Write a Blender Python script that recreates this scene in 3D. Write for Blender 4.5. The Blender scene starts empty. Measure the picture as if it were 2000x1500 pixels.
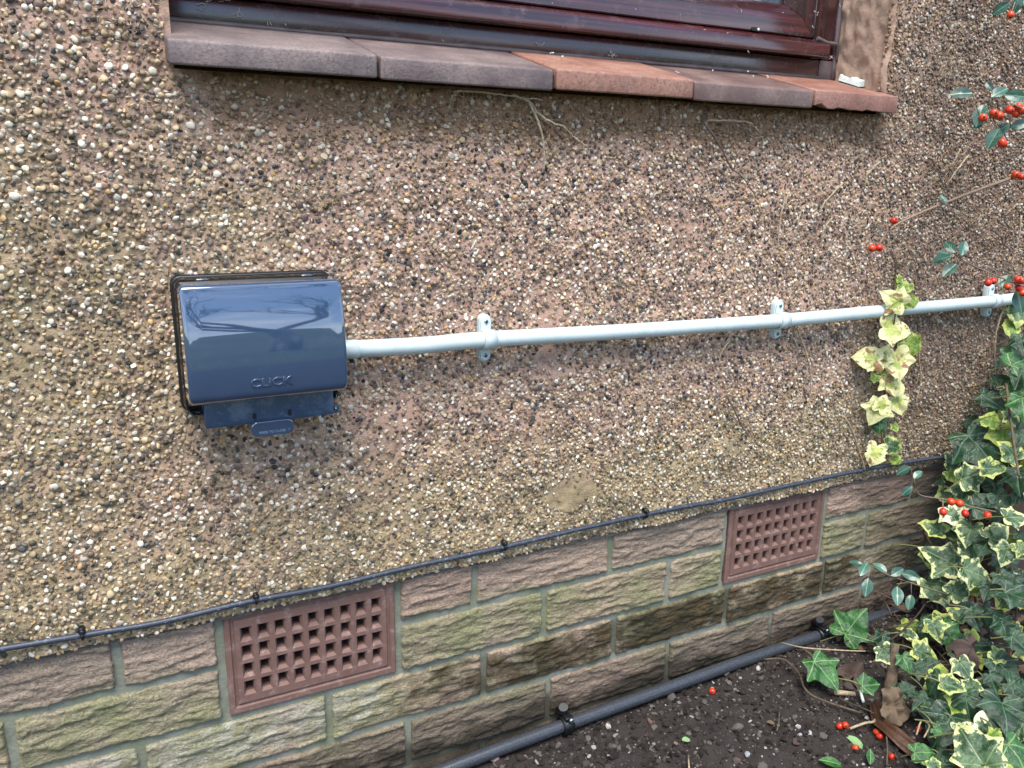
import bpy, bmesh, math, random
import numpy as np
from mathutils import Vector, Matrix
S = bpy.context.scene
random.seed(7); RNG = np.random.default_rng(7)
C = S.collection
rad = math.radians
# ------------------------------------------------------------------ camera
CAM = Vector((-.3021, -.9294, .5201))
RR = Matrix(((.8934982, -.44878502, .01590517), (-.09999659, -.23336516, -.96723388), (.43779178, .86263127, -.25338832)))
FPX = 1581.47
cd = bpy.data.cameras.new('camera'); cam = bpy.data.objects.new('camera', cd); C.objects.link(cam)
m3 = Matrix((RR[0], -RR[1], -RR[2])).transposed()
cam.matrix_world = Matrix.Translation(CAM) @ m3.to_4x4()
cd.sensor_width = 36; cd.lens = 36*FPX/2000; cd.clip_start = .01; cd.clip_end = 3000
S.camera = cam
# ------------------------------------------------------------------ sky, sun, exposure
SUN_EL, SUN_AZ = rad(64), rad(205)        # azimuth clockwise from +Y: light comes from in front of the wall, upper left
W = bpy.data.worlds.new('World'); S.world = W; W.use_nodes = True
nt = W.node_tree; nt.nodes.clear()
out = nt.nodes.new('ShaderNodeOutputWorld'); bg = nt.nodes.new('ShaderNodeBackground')
sky = nt.nodes.new('ShaderNodeTexSky'); sky.sky_type = 'NISHITA'; sky.sun_disc = False
sky.sun_elevation = SUN_EL; sky.sun_rotation = SUN_AZ; sky.air_density = 1.0; sky.dust_density = .6; sky.ozone_density = 2.2
tc = nt.nodes.new('ShaderNodeTexCoord'); mp = nt.nodes.new('ShaderNodeMapping'); mp.inputs['Scale'].default_value = (1.2, 1.2, 3.2)
nz = nt.nodes.new('ShaderNodeTexNoise'); nz.inputs['Scale'].default_value = 1.9; nz.inputs['Detail'].default_value = 7; nz.inputs['Roughness'].default_value = .58
rp = nt.nodes.new('ShaderNodeValToRGB'); rp.color_ramp.elements[0].position = .49; rp.color_ramp.elements[1].position = .74
mx = nt.nodes.new('ShaderNodeMix'); mx.data_type = 'RGBA'; mx.inputs['B'].default_value = (8.5, 8.6, 8.8, 1)
nt.links.new(tc.outputs['Generated'], mp.inputs['Vector']); nt.links.new(mp.outputs[0], nz.inputs['Vector']); nt.links.new(nz.outputs['Fac'], rp.inputs[0])
nt.links.new(rp.outputs[0], mx.inputs['Factor']); nt.links.new(sky.outputs[0], mx.inputs['A']); nt.links.new(mx.outputs['Result'], bg.inputs[0])
bg.inputs[1].default_value = .122
nt.links.new(bg.outputs[0], out.inputs[0])
sd = bpy.data.lights.new('sun', 'SUN'); sd.energy = 2.0; sd.angle = rad(34); sd.color = (1, .94, .86)
sun = bpy.data.objects.new('sun', sd); C.objects.link(sun)
sdir = Vector((math.sin(SUN_AZ)*math.cos(SUN_EL), math.cos(SUN_AZ)*math.cos(SUN_EL), math.sin(SUN_EL)))
sun.rotation_euler = sdir.to_track_quat('Z', 'Y').to_euler()
vs = S.view_settings; vs.view_transform = 'Standard'; vs.look = 'None'; vs.exposure = 1.5; vs.gamma = 1; vs.use_curve_mapping = False
S.cycles.max_bounces = 6; S.cycles.diffuse_bounces = 2; S.cycles.glossy_bounces = 3; S.cycles.transmission_bounces = 6
# ------------------------------------------------------------------ helpers
def at(u, v, y):
    "point of the photograph (2000x1500) at distance y from the brick face"
    d = RR.transposed() @ Vector(((u-1000)/FPX, (v-750)/FPX, 1)); t = (y-CAM.y)/d.y
    return CAM + d*t
def at_plane(u, v, p0, n):
    d = RR.transposed() @ Vector(((u-1000)/FPX, (v-750)/FPX, 1)); t = (p0-CAM).dot(n)/d.dot(n)
    return CAM + d*t
def px(P):
    q = RR @ (Vector(P)-CAM)
    return (1000+FPX*q.x/q.z, 750+FPX*q.y/q.z, q.z)
def _h(ix, iy, iz, s):
    h = (ix.astype(np.int64)*374761393 + iy.astype(np.int64)*668265263 + iz.astype(np.int64)*2147483647 + s*1013904223) & 0xffffffff
    h = ((h ^ (h >> 13))*1274126177) & 0xffffffff
    h = ((h ^ (h >> 16))*2246822519) & 0xffffffff
    return ((h ^ (h >> 15)) & 0xffffff)/float(0xffffff)
def vn(x, y, z=0., s=0):
    x, y, z = np.broadcast_arrays(np.asarray(x, float), np.asarray(y, float), np.asarray(z, float))
    ix, iy, iz = np.floor(x), np.floor(y), np.floor(z); fx, fy, fz = x-ix, y-iy, z-iz
    fx, fy, fz = [f*f*(3-2*f) for f in (fx, fy, fz)]
    r = 0
    for a in (0, 1):
        for b in (0, 1):
            for c in (0, 1):
                r = r + (fx if a else 1-fx)*(fy if b else 1-fy)*(fz if c else 1-fz)*_h(ix+a, iy+b, iz+c, s)
    return r*2-1
def fbm(x, y, z=0., o=4, s=0, g=.5):
    r, a, f = 0, 1, 1
    for i in range(o):
        r = r + a*vn(np.asarray(x)*f, np.asarray(y)*f, np.asarray(z)*f, s+i*17); a *= g; f *= 2.03
    return r
def setp(o, label=None, cat=None, group=None, kind=None):
    if label: o['label'] = label
    if cat: o['category'] = cat
    if group: o['group'] = group
    if kind: o['kind'] = kind
    return o
def link(name, me, mat=None, parent=None, loc=None, smooth=None):
    o = bpy.data.objects.new(name, me); C.objects.link(o)
    if me is not None and mat is not None and not me.materials: me.materials.append(mat)
    if parent is not None: o.parent = parent
    if loc is not None: o.location = loc
    if smooth is not None and me is not None: me.polygons.foreach_set('use_smooth', [smooth]*len(me.polygons))
    return o
def thing(name, label, cat, loc=(0, 0, 0), group=None):
    o = bpy.data.objects.new(name, None); C.objects.link(o); o.location = loc; o.empty_display_size = .02
    return setp(o, label, cat, group)
def off(o, P):   # mesh built in world coordinates, parent at P
    return [(v[0]-P[0], v[1]-P[1], v[2]-P[2]) for v in o]
class MB:
    def __init__(s): s.v = []; s.f = []; s.sm = []
    def add(s, v, f, smooth=False):
        n = len(s.v); s.v += [tuple(p) for p in v]; s.f += [tuple(i+n for i in q) for q in f]; s.sm += [smooth]*len(f); return s
    def box(s, a, b):
        x0, y0, z0 = a; x1, y1, z1 = b
        return s.add([(x0,y0,z0),(x1,y0,z0),(x1,y1,z0),(x0,y1,z0),(x0,y0,z1),(x1,y0,z1),(x1,y1,z1),(x0,y1,z1)],
                     [(0,3,2,1),(4,5,6,7),(0,1,5,4),(1,2,6,5),(2,3,7,6),(3,0,4,7)])
    def tube(s, pts, r, seg=8, caps=True):
        pts = [Vector(p) for p in pts]; n = len(pts)
        rs = list(r) if hasattr(r, '__len__') else [r]*n
        t0 = (pts[1]-pts[0]).normalized(); up = Vector((0, 0, 1)) if abs(t0.z) < .9 else Vector((1, 0, 0))
        nx = t0.cross(up).normalized(); V = []; F = []
        for i, p in enumerate(pts):
            t = (pts[min(i+1, n-1)]-pts[max(i-1, 0)]).normalized()
            nx = (nx - t*nx.dot(t)).normalized(); ny = t.cross(nx)
            for k in range(seg):
                a = 2*math.pi*k/seg; V.append(p + (nx*math.cos(a)+ny*math.sin(a))*rs[i])
        for i in range(n-1):
            for k in range(seg):
                k2 = (k+1) % seg; F.append((i*seg+k, i*seg+k2, (i+1)*seg+k2, (i+1)*seg+k))
        s.add(V, F, True)
        if caps:
            b = len(s.v)-n*seg
            s.f.append(tuple(b+k for k in range(seg))[::-1]); s.sm.append(False)
            s.f.append(tuple(b+(n-1)*seg+k for k in range(seg))); s.sm.append(False)
        return s
    def prism(s, prof, x0, x1, axis='x', smooth=False):
        "profile (a,b) extruded; x0/x1 number or function of (a,b)"
        f0 = x0 if callable(x0) else (lambda a, b: x0); f1 = x1 if callable(x1) else (lambda a, b: x1)
        n = len(prof); V = []
        for g in (f0, f1):
            for a, b in prof:
                c = g(a, b); V.append({'x': (c, a, b), 'z': (a, b, c), 'y': (a, c, b)}[axis])
        F = [tuple(range(n)), tuple(range(2*n-1, n-1, -1))] + [((i+1) % n, i, n+i, n+(i+1) % n) for i in range(n)]
        s.add(V, F); 
        if smooth: s.sm[-n:] = [True]*n
        return s
    def mesh(s, name, fix=True):
        me = bpy.data.meshes.new(name); me.from_pydata(s.v, [], s.f); me.polygons.foreach_set('use_smooth', s.sm)
        if fix:
            bm = bmesh.new(); bm.from_mesh(me); bmesh.ops.recalc_face_normals(bm, faces=bm.faces); bm.to_mesh(me); bm.free()
        me.update(); return me
    def build(s, name, mat, parent=None, P=None, bevel=0, seg=2):
        if P is not None: s.v = off(s.v, P)
        me = s.mesh(name)
        if bevel:
            bm = bmesh.new(); bm.from_mesh(me); bmesh.ops.remove_doubles(bm, verts=bm.verts, dist=1e-6)
            es = [e for e in bm.edges if len(e.link_faces) == 2 and e.calc_face_angle(0) > rad(28)]
            bmesh.ops.bevel(bm, geom=es, offset=bevel, segments=seg, affect='EDGES', profile=.5, clamp_overlap=True)
            for f in bm.faces: f.smooth = True
            bm.to_mesh(me); bm.free(); me.update()
            try: me.set_sharp_from_angle(angle=rad(50))
            except Exception: pass
        return link(name, me, mat, parent)
def smooth_path(pts, n=6):
    P = [Vector(p) for p in pts]; 
    if len(P) < 3: return P
    Q = [P[0]*2-P[1]]+P+[P[-1]*2-P[-2]]; o = []
    for i in range(1, len(Q)-2):
        for k in range(n):
            t = k/n; a, b, c, d = Q[i-1], Q[i], Q[i+1], Q[i+2]
            o.append(.5*((2*b)+(c-a)*t+(2*a-5*b+4*c-d)*t*t+(3*b-a-3*c+d)*t**3))
    o.append(P[-1]); return o
def grid_mesh(name, X, Y, Z, mask=None):
    "X,Y,Z arrays (rows,cols) -> mesh, faces where mask (rows-1,cols-1)"
    r, c = X.shape; V = np.stack([X, Y, Z], -1).reshape(-1, 3)
    i = np.arange((r-1)*(c-1)); a = (i//(c-1))*c + i % (c-1)
    if mask is not None: a = a[mask.ravel()]
    F = np.stack([a, a+1, a+c+1, a+c], 1)
    return np_mesh(name, V, F)
def np_mesh(name, V, F, smooth=True, col=None):
    me = bpy.data.meshes.new(name); nf, k = F.shape
    me.vertices.add(len(V)); me.vertices.foreach_set('co', np.ascontiguousarray(V, np.float32).ravel())
    me.loops.add(nf*k); me.loops.foreach_set('vertex_index', np.ascontiguousarray(F, np.int32).ravel())
    me.polygons.add(nf); me.polygons.foreach_set('loop_start', np.arange(0, nf*k, k, dtype=np.int32))
    sm = smooth if hasattr(smooth, '__len__') else np.full(nf, smooth, bool)
    me.update(calc_edges=True)
    me.polygons.foreach_set('use_smooth', np.ascontiguousarray(sm, bool))
    if col is not None:
        at_ = me.attributes.new('Col', 'FLOAT_COLOR', 'POINT'); at_.data.foreach_set('color', np.ascontiguousarray(col, np.float32).ravel())
    me.validate(); return me
def srgb(r, g, b):
    return tuple(((c/255)/12.92 if c/255 <= .04045 else ((c/255+.055)/1.055)**2.4) for c in (r, g, b))+(1,)
# ------------------------------------------------------------------ node helper
class NM:
    def __init__(s, name):
        s.m = bpy.data.materials.new(name); s.m.use_nodes = True; s.t = s.m.node_tree; s.t.nodes.clear()
        s.o = s.t.nodes.new('ShaderNodeOutputMaterial'); s.b = s.t.nodes.new('ShaderNodeBsdfPrincipled'); s.t.links.new(s.b.outputs[0], s.o.inputs[0])
    def put(s, sock, v):
        if v is None: return
        if isinstance(v, bpy.types.NodeSocket): s.t.links.new(v, sock)
        elif isinstance(v, (tuple, list)) and sock.type == 'RGBA' and len(v) == 3: sock.default_value = tuple(v)+(1,)
        else: sock.default_value = v
    def set(s, **k):
        for n, v in k.items(): s.put(s.b.inputs[n.replace('_', ' ')], v)
        return s
    def math(s, op, a, b=None, c=None, clamp=False):
        n = s.t.nodes.new('ShaderNodeMath'); n.operation = op; n.use_clamp = clamp
        for i, v in enumerate((a, b, c)):
            if v is not None: s.put(n.inputs[i], v)
        return n.outputs[0]
    def mix(s, f, a, b, mode='MIX'):
        n = s.t.nodes.new('ShaderNodeMix'); n.data_type = 'RGBA'; n.blend_type = mode
        s.put(n.inputs['Factor'], f); s.put(n.inputs['A'], a); s.put(n.inputs['B'], b); return n.outputs['Result']
    def noise(s, scale, detail=4, rough=.55, vec=None, dist=0, out='Fac'):
        n = s.t.nodes.new('ShaderNodeTexNoise'); n.inputs['Scale'].default_value = scale; n.inputs['Detail'].default_value = detail
        n.inputs['Roughness'].default_value = rough; n.inputs['Distortion'].default_value = dist; s.put(n.inputs['Vector'], vec); return n.outputs[out]
    def voro(s, scale, vec=None, feature='F1', out='Distance'):
        n = s.t.nodes.new('ShaderNodeTexVoronoi'); n.feature = feature; n.inputs['Scale'].default_value = scale; s.put(n.inputs['Vector'], vec); return n.outputs[out]
    def pos(s): 
        return s.t.nodes.new('ShaderNodeNewGeometry').outputs['Position']
    def tex(s, o='Object'): return s.t.nodes.new('ShaderNodeTexCoord').outputs[o]
    def objcol(s): return s.t.nodes.new('ShaderNodeObjectInfo').outputs['Color']
    def objrnd(s): return s.t.nodes.new('ShaderNodeObjectInfo').outputs['Random']
    def attr(s, n, o='Color'):
        a = s.t.nodes.new('ShaderNodeAttribute'); a.attribute_name = n; return a.outputs[o]
    def map(s, vec, scale=(1, 1, 1), loc=(0, 0, 0), rot=(0, 0, 0)):
        n = s.t.nodes.new('ShaderNodeMapping'); s.put(n.inputs['Vector'], vec); n.inputs['Scale'].default_value = scale; n.inputs['Location'].default_value = loc; n.inputs['Rotation'].default_value = rot; return n.outputs[0]
    def sep(s, vec):
        n = s.t.nodes.new('ShaderNodeSeparateXYZ'); s.put(n.inputs[0], vec); return n.outputs
    def vadd(s, a, b, k=1):
        m = s.t.nodes.new('ShaderNodeVectorMath'); m.operation = 'MULTIPLY_ADD'; s.put(m.inputs[0], b); m.inputs[1].default_value = (k, k, k); s.put(m.inputs[2], a); return m.outputs[0]
    def step(s, v, a, b):   # smoothstep a->b  => 0..1 (a may be > b)
        n = s.t.nodes.new('ShaderNodeMapRange'); n.interpolation_type = 'SMOOTHSTEP'; s.put(n.inputs['Value'], v)
        if a < b: n.inputs['From Min'].default_value = a; n.inputs['From Max'].default_value = b
        else:
            n.inputs['From Min'].default_value = b; n.inputs['From Max'].default_value = a; n.inputs['To Min'].default_value = 1; n.inputs['To Max'].default_value = 0
        return n.outputs[0]
    def bump(s, h, strength=.3, dist=.002, normal=None):
        n = s.t.nodes.new('ShaderNodeBump'); n.inputs['Strength'].default_value = strength; n.inputs['Distance'].default_value = dist; s.put(n.inputs['Height'], h); s.put(n.inputs['Normal'], normal)
        s.put(s.b.inputs['Normal'], n.outputs[0]); return n.outputs[0]
def simple(name, col, rough=.5, var=.12, scale=60, bump=0, bscale=200, **k):
    m = NM(name); n = m.noise(scale, 4, .6, m.tex()); c = m.mix(m.step(n, .3, .7), tuple(x*(1-var) for x in col[:3])+(1,), tuple(min(1, x*(1+var)) for x in col[:3])+(1,))
    m.set(Base_Color=c, Roughness=rough, **k)
    if bump: m.bump(m.noise(bscale, 5, .6, m.tex()), bump, .001)
    return m.m
# ------------------------------------------------------------------ wall dirt and painted shade shared by mortar and stones
def dirt_masks(m):
    p = m.pos(); x, y, z = m.sep(p)
    n1 = m.noise(4.3, 3, .6, p); n2 = m.noise(22, 2, .6, p)
    nn = m.math('ADD', m.math('MULTIPLY', m.math('SUBTRACT', n1, .5), 1.1), m.math('MULTIPLY', m.math('SUBTRACT', n2, .5), .8))
    # algae: low on the wall and towards the damp left end
    low = m.step(z, .36, .02); left = m.math('MULTIPLY', m.math('MULTIPLY', m.step(x, .2, -.40), .85), m.step(z, .95, .35))
    alg = m.math('ADD', m.math('MAXIMUM', low, left), nn); alg = m.step(alg, .28, 1.05)
    # ochre dust washed down below the sill
    us = m.math('MULTIPLY', m.step(z, .50, .60), m.math('MULTIPLY', m.step(x, -.26, -.16), m.step(x, .88, .76)))
    us = m.step(m.math('ADD', us, m.math('MULTIPLY', nn, .7)), .35, .95)
    # brown grime behind the plants, the bush's shade mixed into its tone
    grime_shade = m.step(m.math('ADD', m.step(x, .62, 1.05), m.math('MULTIPLY', nn, .8)), .25, 1.0)
    return alg, us, grime_shade, n2
def mortar_mat():
    m = NM('render_mortar'); alg, us, grime_shade, n2 = dirt_masks(m); p = m.pos()
    c = m.mix(m.noise(9, 5, .65, p), srgb(170, 134, 116), srgb(206, 174, 154))
    c = m.mix(m.math('MULTIPLY', m.step(m.noise(140, 4, .7, p), .45, .7), .5), c, srgb(112, 84, 66))
    c = m.mix(m.math('MULTIPLY', alg, .58), c, m.mix(n2, srgb(160, 150, 108), srgb(140, 138, 84)))
    c = m.mix(m.math('MULTIPLY', us, .65), c, srgb(130, 96, 60))
    c = m.mix(m.math('MULTIPLY', grime_shade, .7), c, srgb(98, 76, 58))
    m.set(Base_Color=c, Roughness=.92, Specular_IOR_Level=.2); m.bump(m.noise(420, 5, .7, p), .8, .0025); return m.m
def sst(v, a, b):
    t = np.clip((v-a)/(b-a), 0, 1); return t*t*(3-2*t)
def dirty(X, Z, col):      # the same algae, dust, grime and painted bush shade on each stone
    nn = .24*fbm(X*4.3, Z*4.3, 0, 3, 91)+.15*fbm(X*22, Z*22, 0, 2, 92)
    alg = sst(np.maximum(sst(Z, .36, .02), .85*sst(X, .2, -.40)*sst(Z, .95, .35))+nn, .28, 1.05); us = sst(sst(Z, .50, .60)*sst(X, -.26, -.16)*sst(X, .88, .76)+.7*nn, .35, .95); grime_shade = sst(sst(X, .62, 1.05)+.8*nn, .25, 1.)
    for k, f, c in ((alg, .16, (136, 130, 80)), (us, .5, (126, 94, 58)), (grime_shade, .5, (90, 76, 64))):
        k = (k*f*RNG.uniform(.5, 1.4, len(X)))[:, None]; col = col*(1-k)+np.array(srgb(*c))*k
    return col
def pebble_mat(src):
    m = NM('pebble_'+src); c = m.attr('Col') if src == 'scattered' else m.objcol()
    c = m.mix(m.math('MULTIPLY', m.step(m.noise(520, 2, .6, m.pos()), .5, .75), .35), c, srgb(112, 96, 82))
    m.set(Base_Color=c, Roughness=.5, Specular_IOR_Level=.45); return m.m
M_mortar = mortar_mat(); M_peb = pebble_mat('scattered'); M_pebo = pebble_mat('single')
# ------------------------------------------------------------------ pebbledash wall
OPX0, OPX1, OPZ = -.222, .787, .6135        # window opening
wall = thing('pebbledash_wall', 'house wall of brown, cream and black pebbledash with green algae above the bricks', 'wall', (0, 0, 0))
def HW(x, z):     # render thickness in front of brick face
    return .0085 + .0035*fbm(x*7, z*7, 0, 3, 3) + .0018*fbm(x*38, z*38, 0, 3, 9)
xs = np.concatenate([np.linspace(-1.0, -.52, 60)[:-1], np.arange(-.52, 1.5, .0045), np.linspace(1.5, 2.0, 60)[1:]])
zs = np.concatenate([np.arange(.0025, .86, .0045), np.linspace(.86, 1.15, 40)])
XX, ZZ = np.meshgrid(xs, zs)
YY = -HW(XX, ZZ) - .0013*fbm(XX*170, ZZ*170, 0, 2, 21)
inop = (XX > OPX0) & (XX < OPX1) & (ZZ > OPZ)
mk = ~(inop[:-1, :-1] & inop[1:, 1:])
me = grid_mesh('render_coat', XX, YY, ZZ, mk); link('render_coat', me, M_mortar, wall)
b = MB(); b.box((-1.0, -.004, .004), (OPX0-.002, .25, 2.7)); b.box((OPX1+.03, -.004, .004), (2.0, .25, 2.7)); b.box((OPX0-.002, -.003, .004), (OPX1+.03, .25, .590)); b.box((OPX0-.002, .03, .59), (OPX1+.03, .25, .646)); b.box((-4, .9, -.6), (5, 1.0, 2.7)); b.box((-4, .25, 2.5), (5, 1.0, 2.75)); b.box((OPX0-.002, -.0035, 1.95), (OPX1+.03, .25, 2.7))  # slabs behind and overhead are added, unseen, to stop light leaking in
b.box((-4, -.009, -.6), (-1.0, .25, 2.7)); b.box((2.0, -.009, -.6), (5, .25, 2.7)); b.box((-1.0, -.0065, 1.15), (OPX0-.003, -.004, 2.7)); b.box((OPX1+.031, -.0065, 1.15), (2.0, -.004, 2.7))
b.build('wall_core', M_mortar, wall)
# --- stones
PAL = [((216,210,196),8),((200,194,182),10),((176,168,154),11),((186,168,138),12),((168,148,120),13),((144,124,102),14),((122,104,88),11),((98,84,74),8),((104,88,86),7),((44,43,46),8),((78,78,81),7),((176,144,98),3),((160,132,116),5),((132,100,88),1)]
PW = np.array([w for _, w in PAL], float); PW /= PW.sum(); PC = np.array([srgb(*c) for c, _ in PAL])
def ico(sub):
    bm = bmesh.new(); bmesh.ops.create_icosphere(bm, subdivisions=sub, radius=1); V = np.array([v.co[:] for v in bm.verts]); F = np.array([[v.index for v in f.verts] for f in bm.faces]); bm.free(); return V, F
def proto(sub, seed, cut):
    V, F = ico(sub); r = np.random.default_rng(seed)
    V = V @ np.array(Matrix.Rotation(r.uniform(0, 6), 3, Vector(r.normal(size=3)).normalized())).T
    V = V*(1+.22*vn(V[:, 0]*1.3+seed, V[:, 1]*1.3, V[:, 2]*1.3, seed)[:, None])
    for k in range(r.integers(3, 7)):      # chipped planes
        n = r.normal(size=3); n /= np.linalg.norm(n); d = V@n - r.uniform(.42, .8); V = V - np.outer(np.maximum(d, 0)*.92, n)
    V = V*np.array([1, r.uniform(.42, .72), r.uniform(.6, .95)])
    t = Matrix.Rotation(r.normal()*.35, 3, 'Z') @ Matrix.Rotation(r.normal()*.35, 3, 'X'); V = V@np.array(t).T
    if cut is not None:
        F = F[~(V[F][:, :, 1] > cut).all(1)]; u = np.unique(F); mp_ = -np.ones(len(V), int); mp_[u] = np.arange(len(u)); V = V[u]; F = mp_[F]
    return V, F
HI = [proto(2, 100+i, .18) for i in range(14)]; LO = [proto(1, 200+i, .3) for i in range(10)]
def cands(s, x0, x1, z0, z1, jit=.42):
    gx = np.arange(x0, x1, s); gz = np.arange(z0, z1, s*.87); X, Z = np.meshgrid(gx, gz); X = X+(np.arange(len(gz)) % 2)[:, None]*s/2
    X = X+RNG.uniform(-jit, jit, X.shape)*s; Z = Z+RNG.uniform(-jit, jit, X.shape)*s; return X.ravel(), Z.ravel()
def stones(s, rlo, rhi, drop):
    X, Z = cands(s, -.78, 1.62, .0035, .96)
    k = ~((X > OPX0-.004) & (X < OPX1-.002) & (Z > OPZ-.001)); bare = fbm(X*9, Z*9, 0, 3, 44)
    pr = drop + .5*np.clip(bare-.62, 0, 1)*2
    pr = np.where(((X-.262)/.05)**2+((Z-.078)/.026)**2 < 1+.5*bare, .93, pr)
    k &= RNG.uniform(size=len(X)) > pr
    X, Z = X[k], Z[k]; r = rlo+(rhi-rlo)*RNG.beta(1.4, 2.6, len(X)); ang = RNG.uniform(0, 2*np.pi, len(X))
    ci = RNG.choice(len(PAL), len(X), p=PW); col = PC[ci]*RNG.uniform(.84, 1.2, (len(X), 1))*np.array([1.04, 1., .95, 1]); col[:, 3] = 1
    return X, Z, r, ang, np.clip(dirty(X, Z, col), 0, 1)
bigs = stones(.0056, .0021, .0050, .03)
X, Z, r, ang, col = bigs
# keep the 300 that show largest as stones of their own
U = np.array([px((x, -.01, z)) for x, z in zip(X, Z)]); size = r*FPX/U[:, 2]
inb = (U[:, 0] > 10) & (U[:, 0] < 1990) & (U[:, 1] > 10) & (U[:, 1] < 1490) & (X < OPX1+.3)
bx = (X > -.235) & (X < -.075) & (Z > .25) & (Z < .41); inb &= ~bx
top = set(np.argsort(-np.where(inb, size, 0))[:300].tolist())
msk = np.array([i not in top for i in range(len(X))])
def scatter(X, Z, r, ang, col, hi, V, F, Cc, Sm, nv):
    pr = RNG.integers(0, 1000, len(X)); ys = -HW(X, Z)-r*.24
    for kind, P in ((True, HI), (False, LO)):
        sel = hi if kind else ~hi
        for j, (pv, pf) in enumerate(P):
            q = np.where(sel & (pr % len(P) == j))[0]
            if not len(q): continue
            c, s_ = np.cos(ang[q])[:, None], np.sin(ang[q])[:, None]; rr = r[q][:, None]
            vx = (pv[None, :, 0]*c-pv[None, :, 2]*s_)*rr+X[q][:, None]; vz = (pv[None, :, 0]*s_+pv[None, :, 2]*c)*rr+Z[q][:, None]; vy = pv[None, :, 1]*rr+ys[q][:, None]
            n = len(pv); V.append(np.stack([vx, vy, vz], -1).reshape(-1, 3)); F.append((pf[None]+(np.arange(len(q))*n)[:, None, None]).reshape(-1, 3)+nv)
            Cc.append(np.repeat(col[q], n, 0)); Sm.append(np.full(len(q)*len(pf), True if kind and j % 3 == 0 else False)); nv += n*len(q)
    return nv
V, F, Cc, Sm = [], [], [], []; nv = 0
hi = (U[:, 0] > -60) & (U[:, 0] < 1650) & (U[:, 1] > -60) & (size > 7.4)
nv = scatter(X[msk], Z[msk], r[msk], ang[msk], col[msk], hi[msk], V, F, Cc, Sm, nv)
x2, z2, r2, a2, c2 = stones(.0070, .0010, .0023, .2)
kk = (x2 > -.6) & (x2 < 1.5) & (z2 < .9); nv = scatter(x2[kk], z2[kk], r2[kk], a2[kk], c2[kk]*.45+np.array(srgb(150, 124, 104))*.5, np.zeros(kk.sum(), bool), V, F, Cc, Sm, nv)
me = np_mesh('pebbles', np.concatenate(V), np.concatenate(F), np.concatenate(Sm), np.concatenate(Cc))
setp(link('pebbles', me, M_peb, wall), kind='stuff')
pm = []
for i in range(8):
    v, f = proto(2, 400+i, .5); q = np_mesh('pebble', v, f, True); q.materials.append(M_pebo); pm.append(q)
for n, i in enumerate(sorted(top)):
    o = bpy.data.objects.new('pebble', pm[n % 8]); C.objects.link(o); o.parent = wall
    o.location = (X[i], -HW(X[i], Z[i])-r[i]*.2, Z[i]); o.rotation_euler = (0, ang[i], 0); o.scale = (r[i],)*3; o.color = tuple(col[i])
# --- plain rendered reveal on the right of the window
ys_ = np.linspace(-.016, .13, 50); zz_ = np.arange(.645, 1.95, .006); YG, ZG = np.meshgrid(ys_, zz_)
XG = OPX1+.002+.0025*fbm(YG*22, ZG*22, 0, 4, 51)+.004*np.clip((-.004-YG)/.012, 0, 1)**2+.003*fbm(YG*90, ZG*90, 0, 3, 52)
def reveal_mat():
    m = NM('smooth_render'); p = m.pos(); c = m.mix(m.noise(75, 6, .75, p), srgb(150, 122, 104), srgb(204, 176, 154)); c = m.mix(m.math('MULTIPLY', m.step(m.noise(34, 5, .75, p), .5, .75), .5), c, srgb(142, 128, 108))
    m.set(Base_Color=c, Roughness=.9); m.bump(m.noise(110, 7, .8, p), .9, .004); return m.m
link('window_reveal', grid_mesh('window_reveal', XG, YG, ZG), reveal_mat(), wall)
# --- damp proof strip under the render
b = MB(); pts = [(-1.0, -.006, -.004)]
for i in range(60): pts.append((-1+i*.05, -.0065-.0015*math.sin(i*1.3), -.0025+.0012*math.sin(i*.7)))
b.prism([(-.0050, -.0035), (.03, -.0035), (.03, .0012), (-.0050, .0012)], -1.0, 2.0)
b.build('damp_proof_strip', simple('grey_felt', srgb(88, 82, 78), .85, .2, 90, .5), wall)
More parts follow.
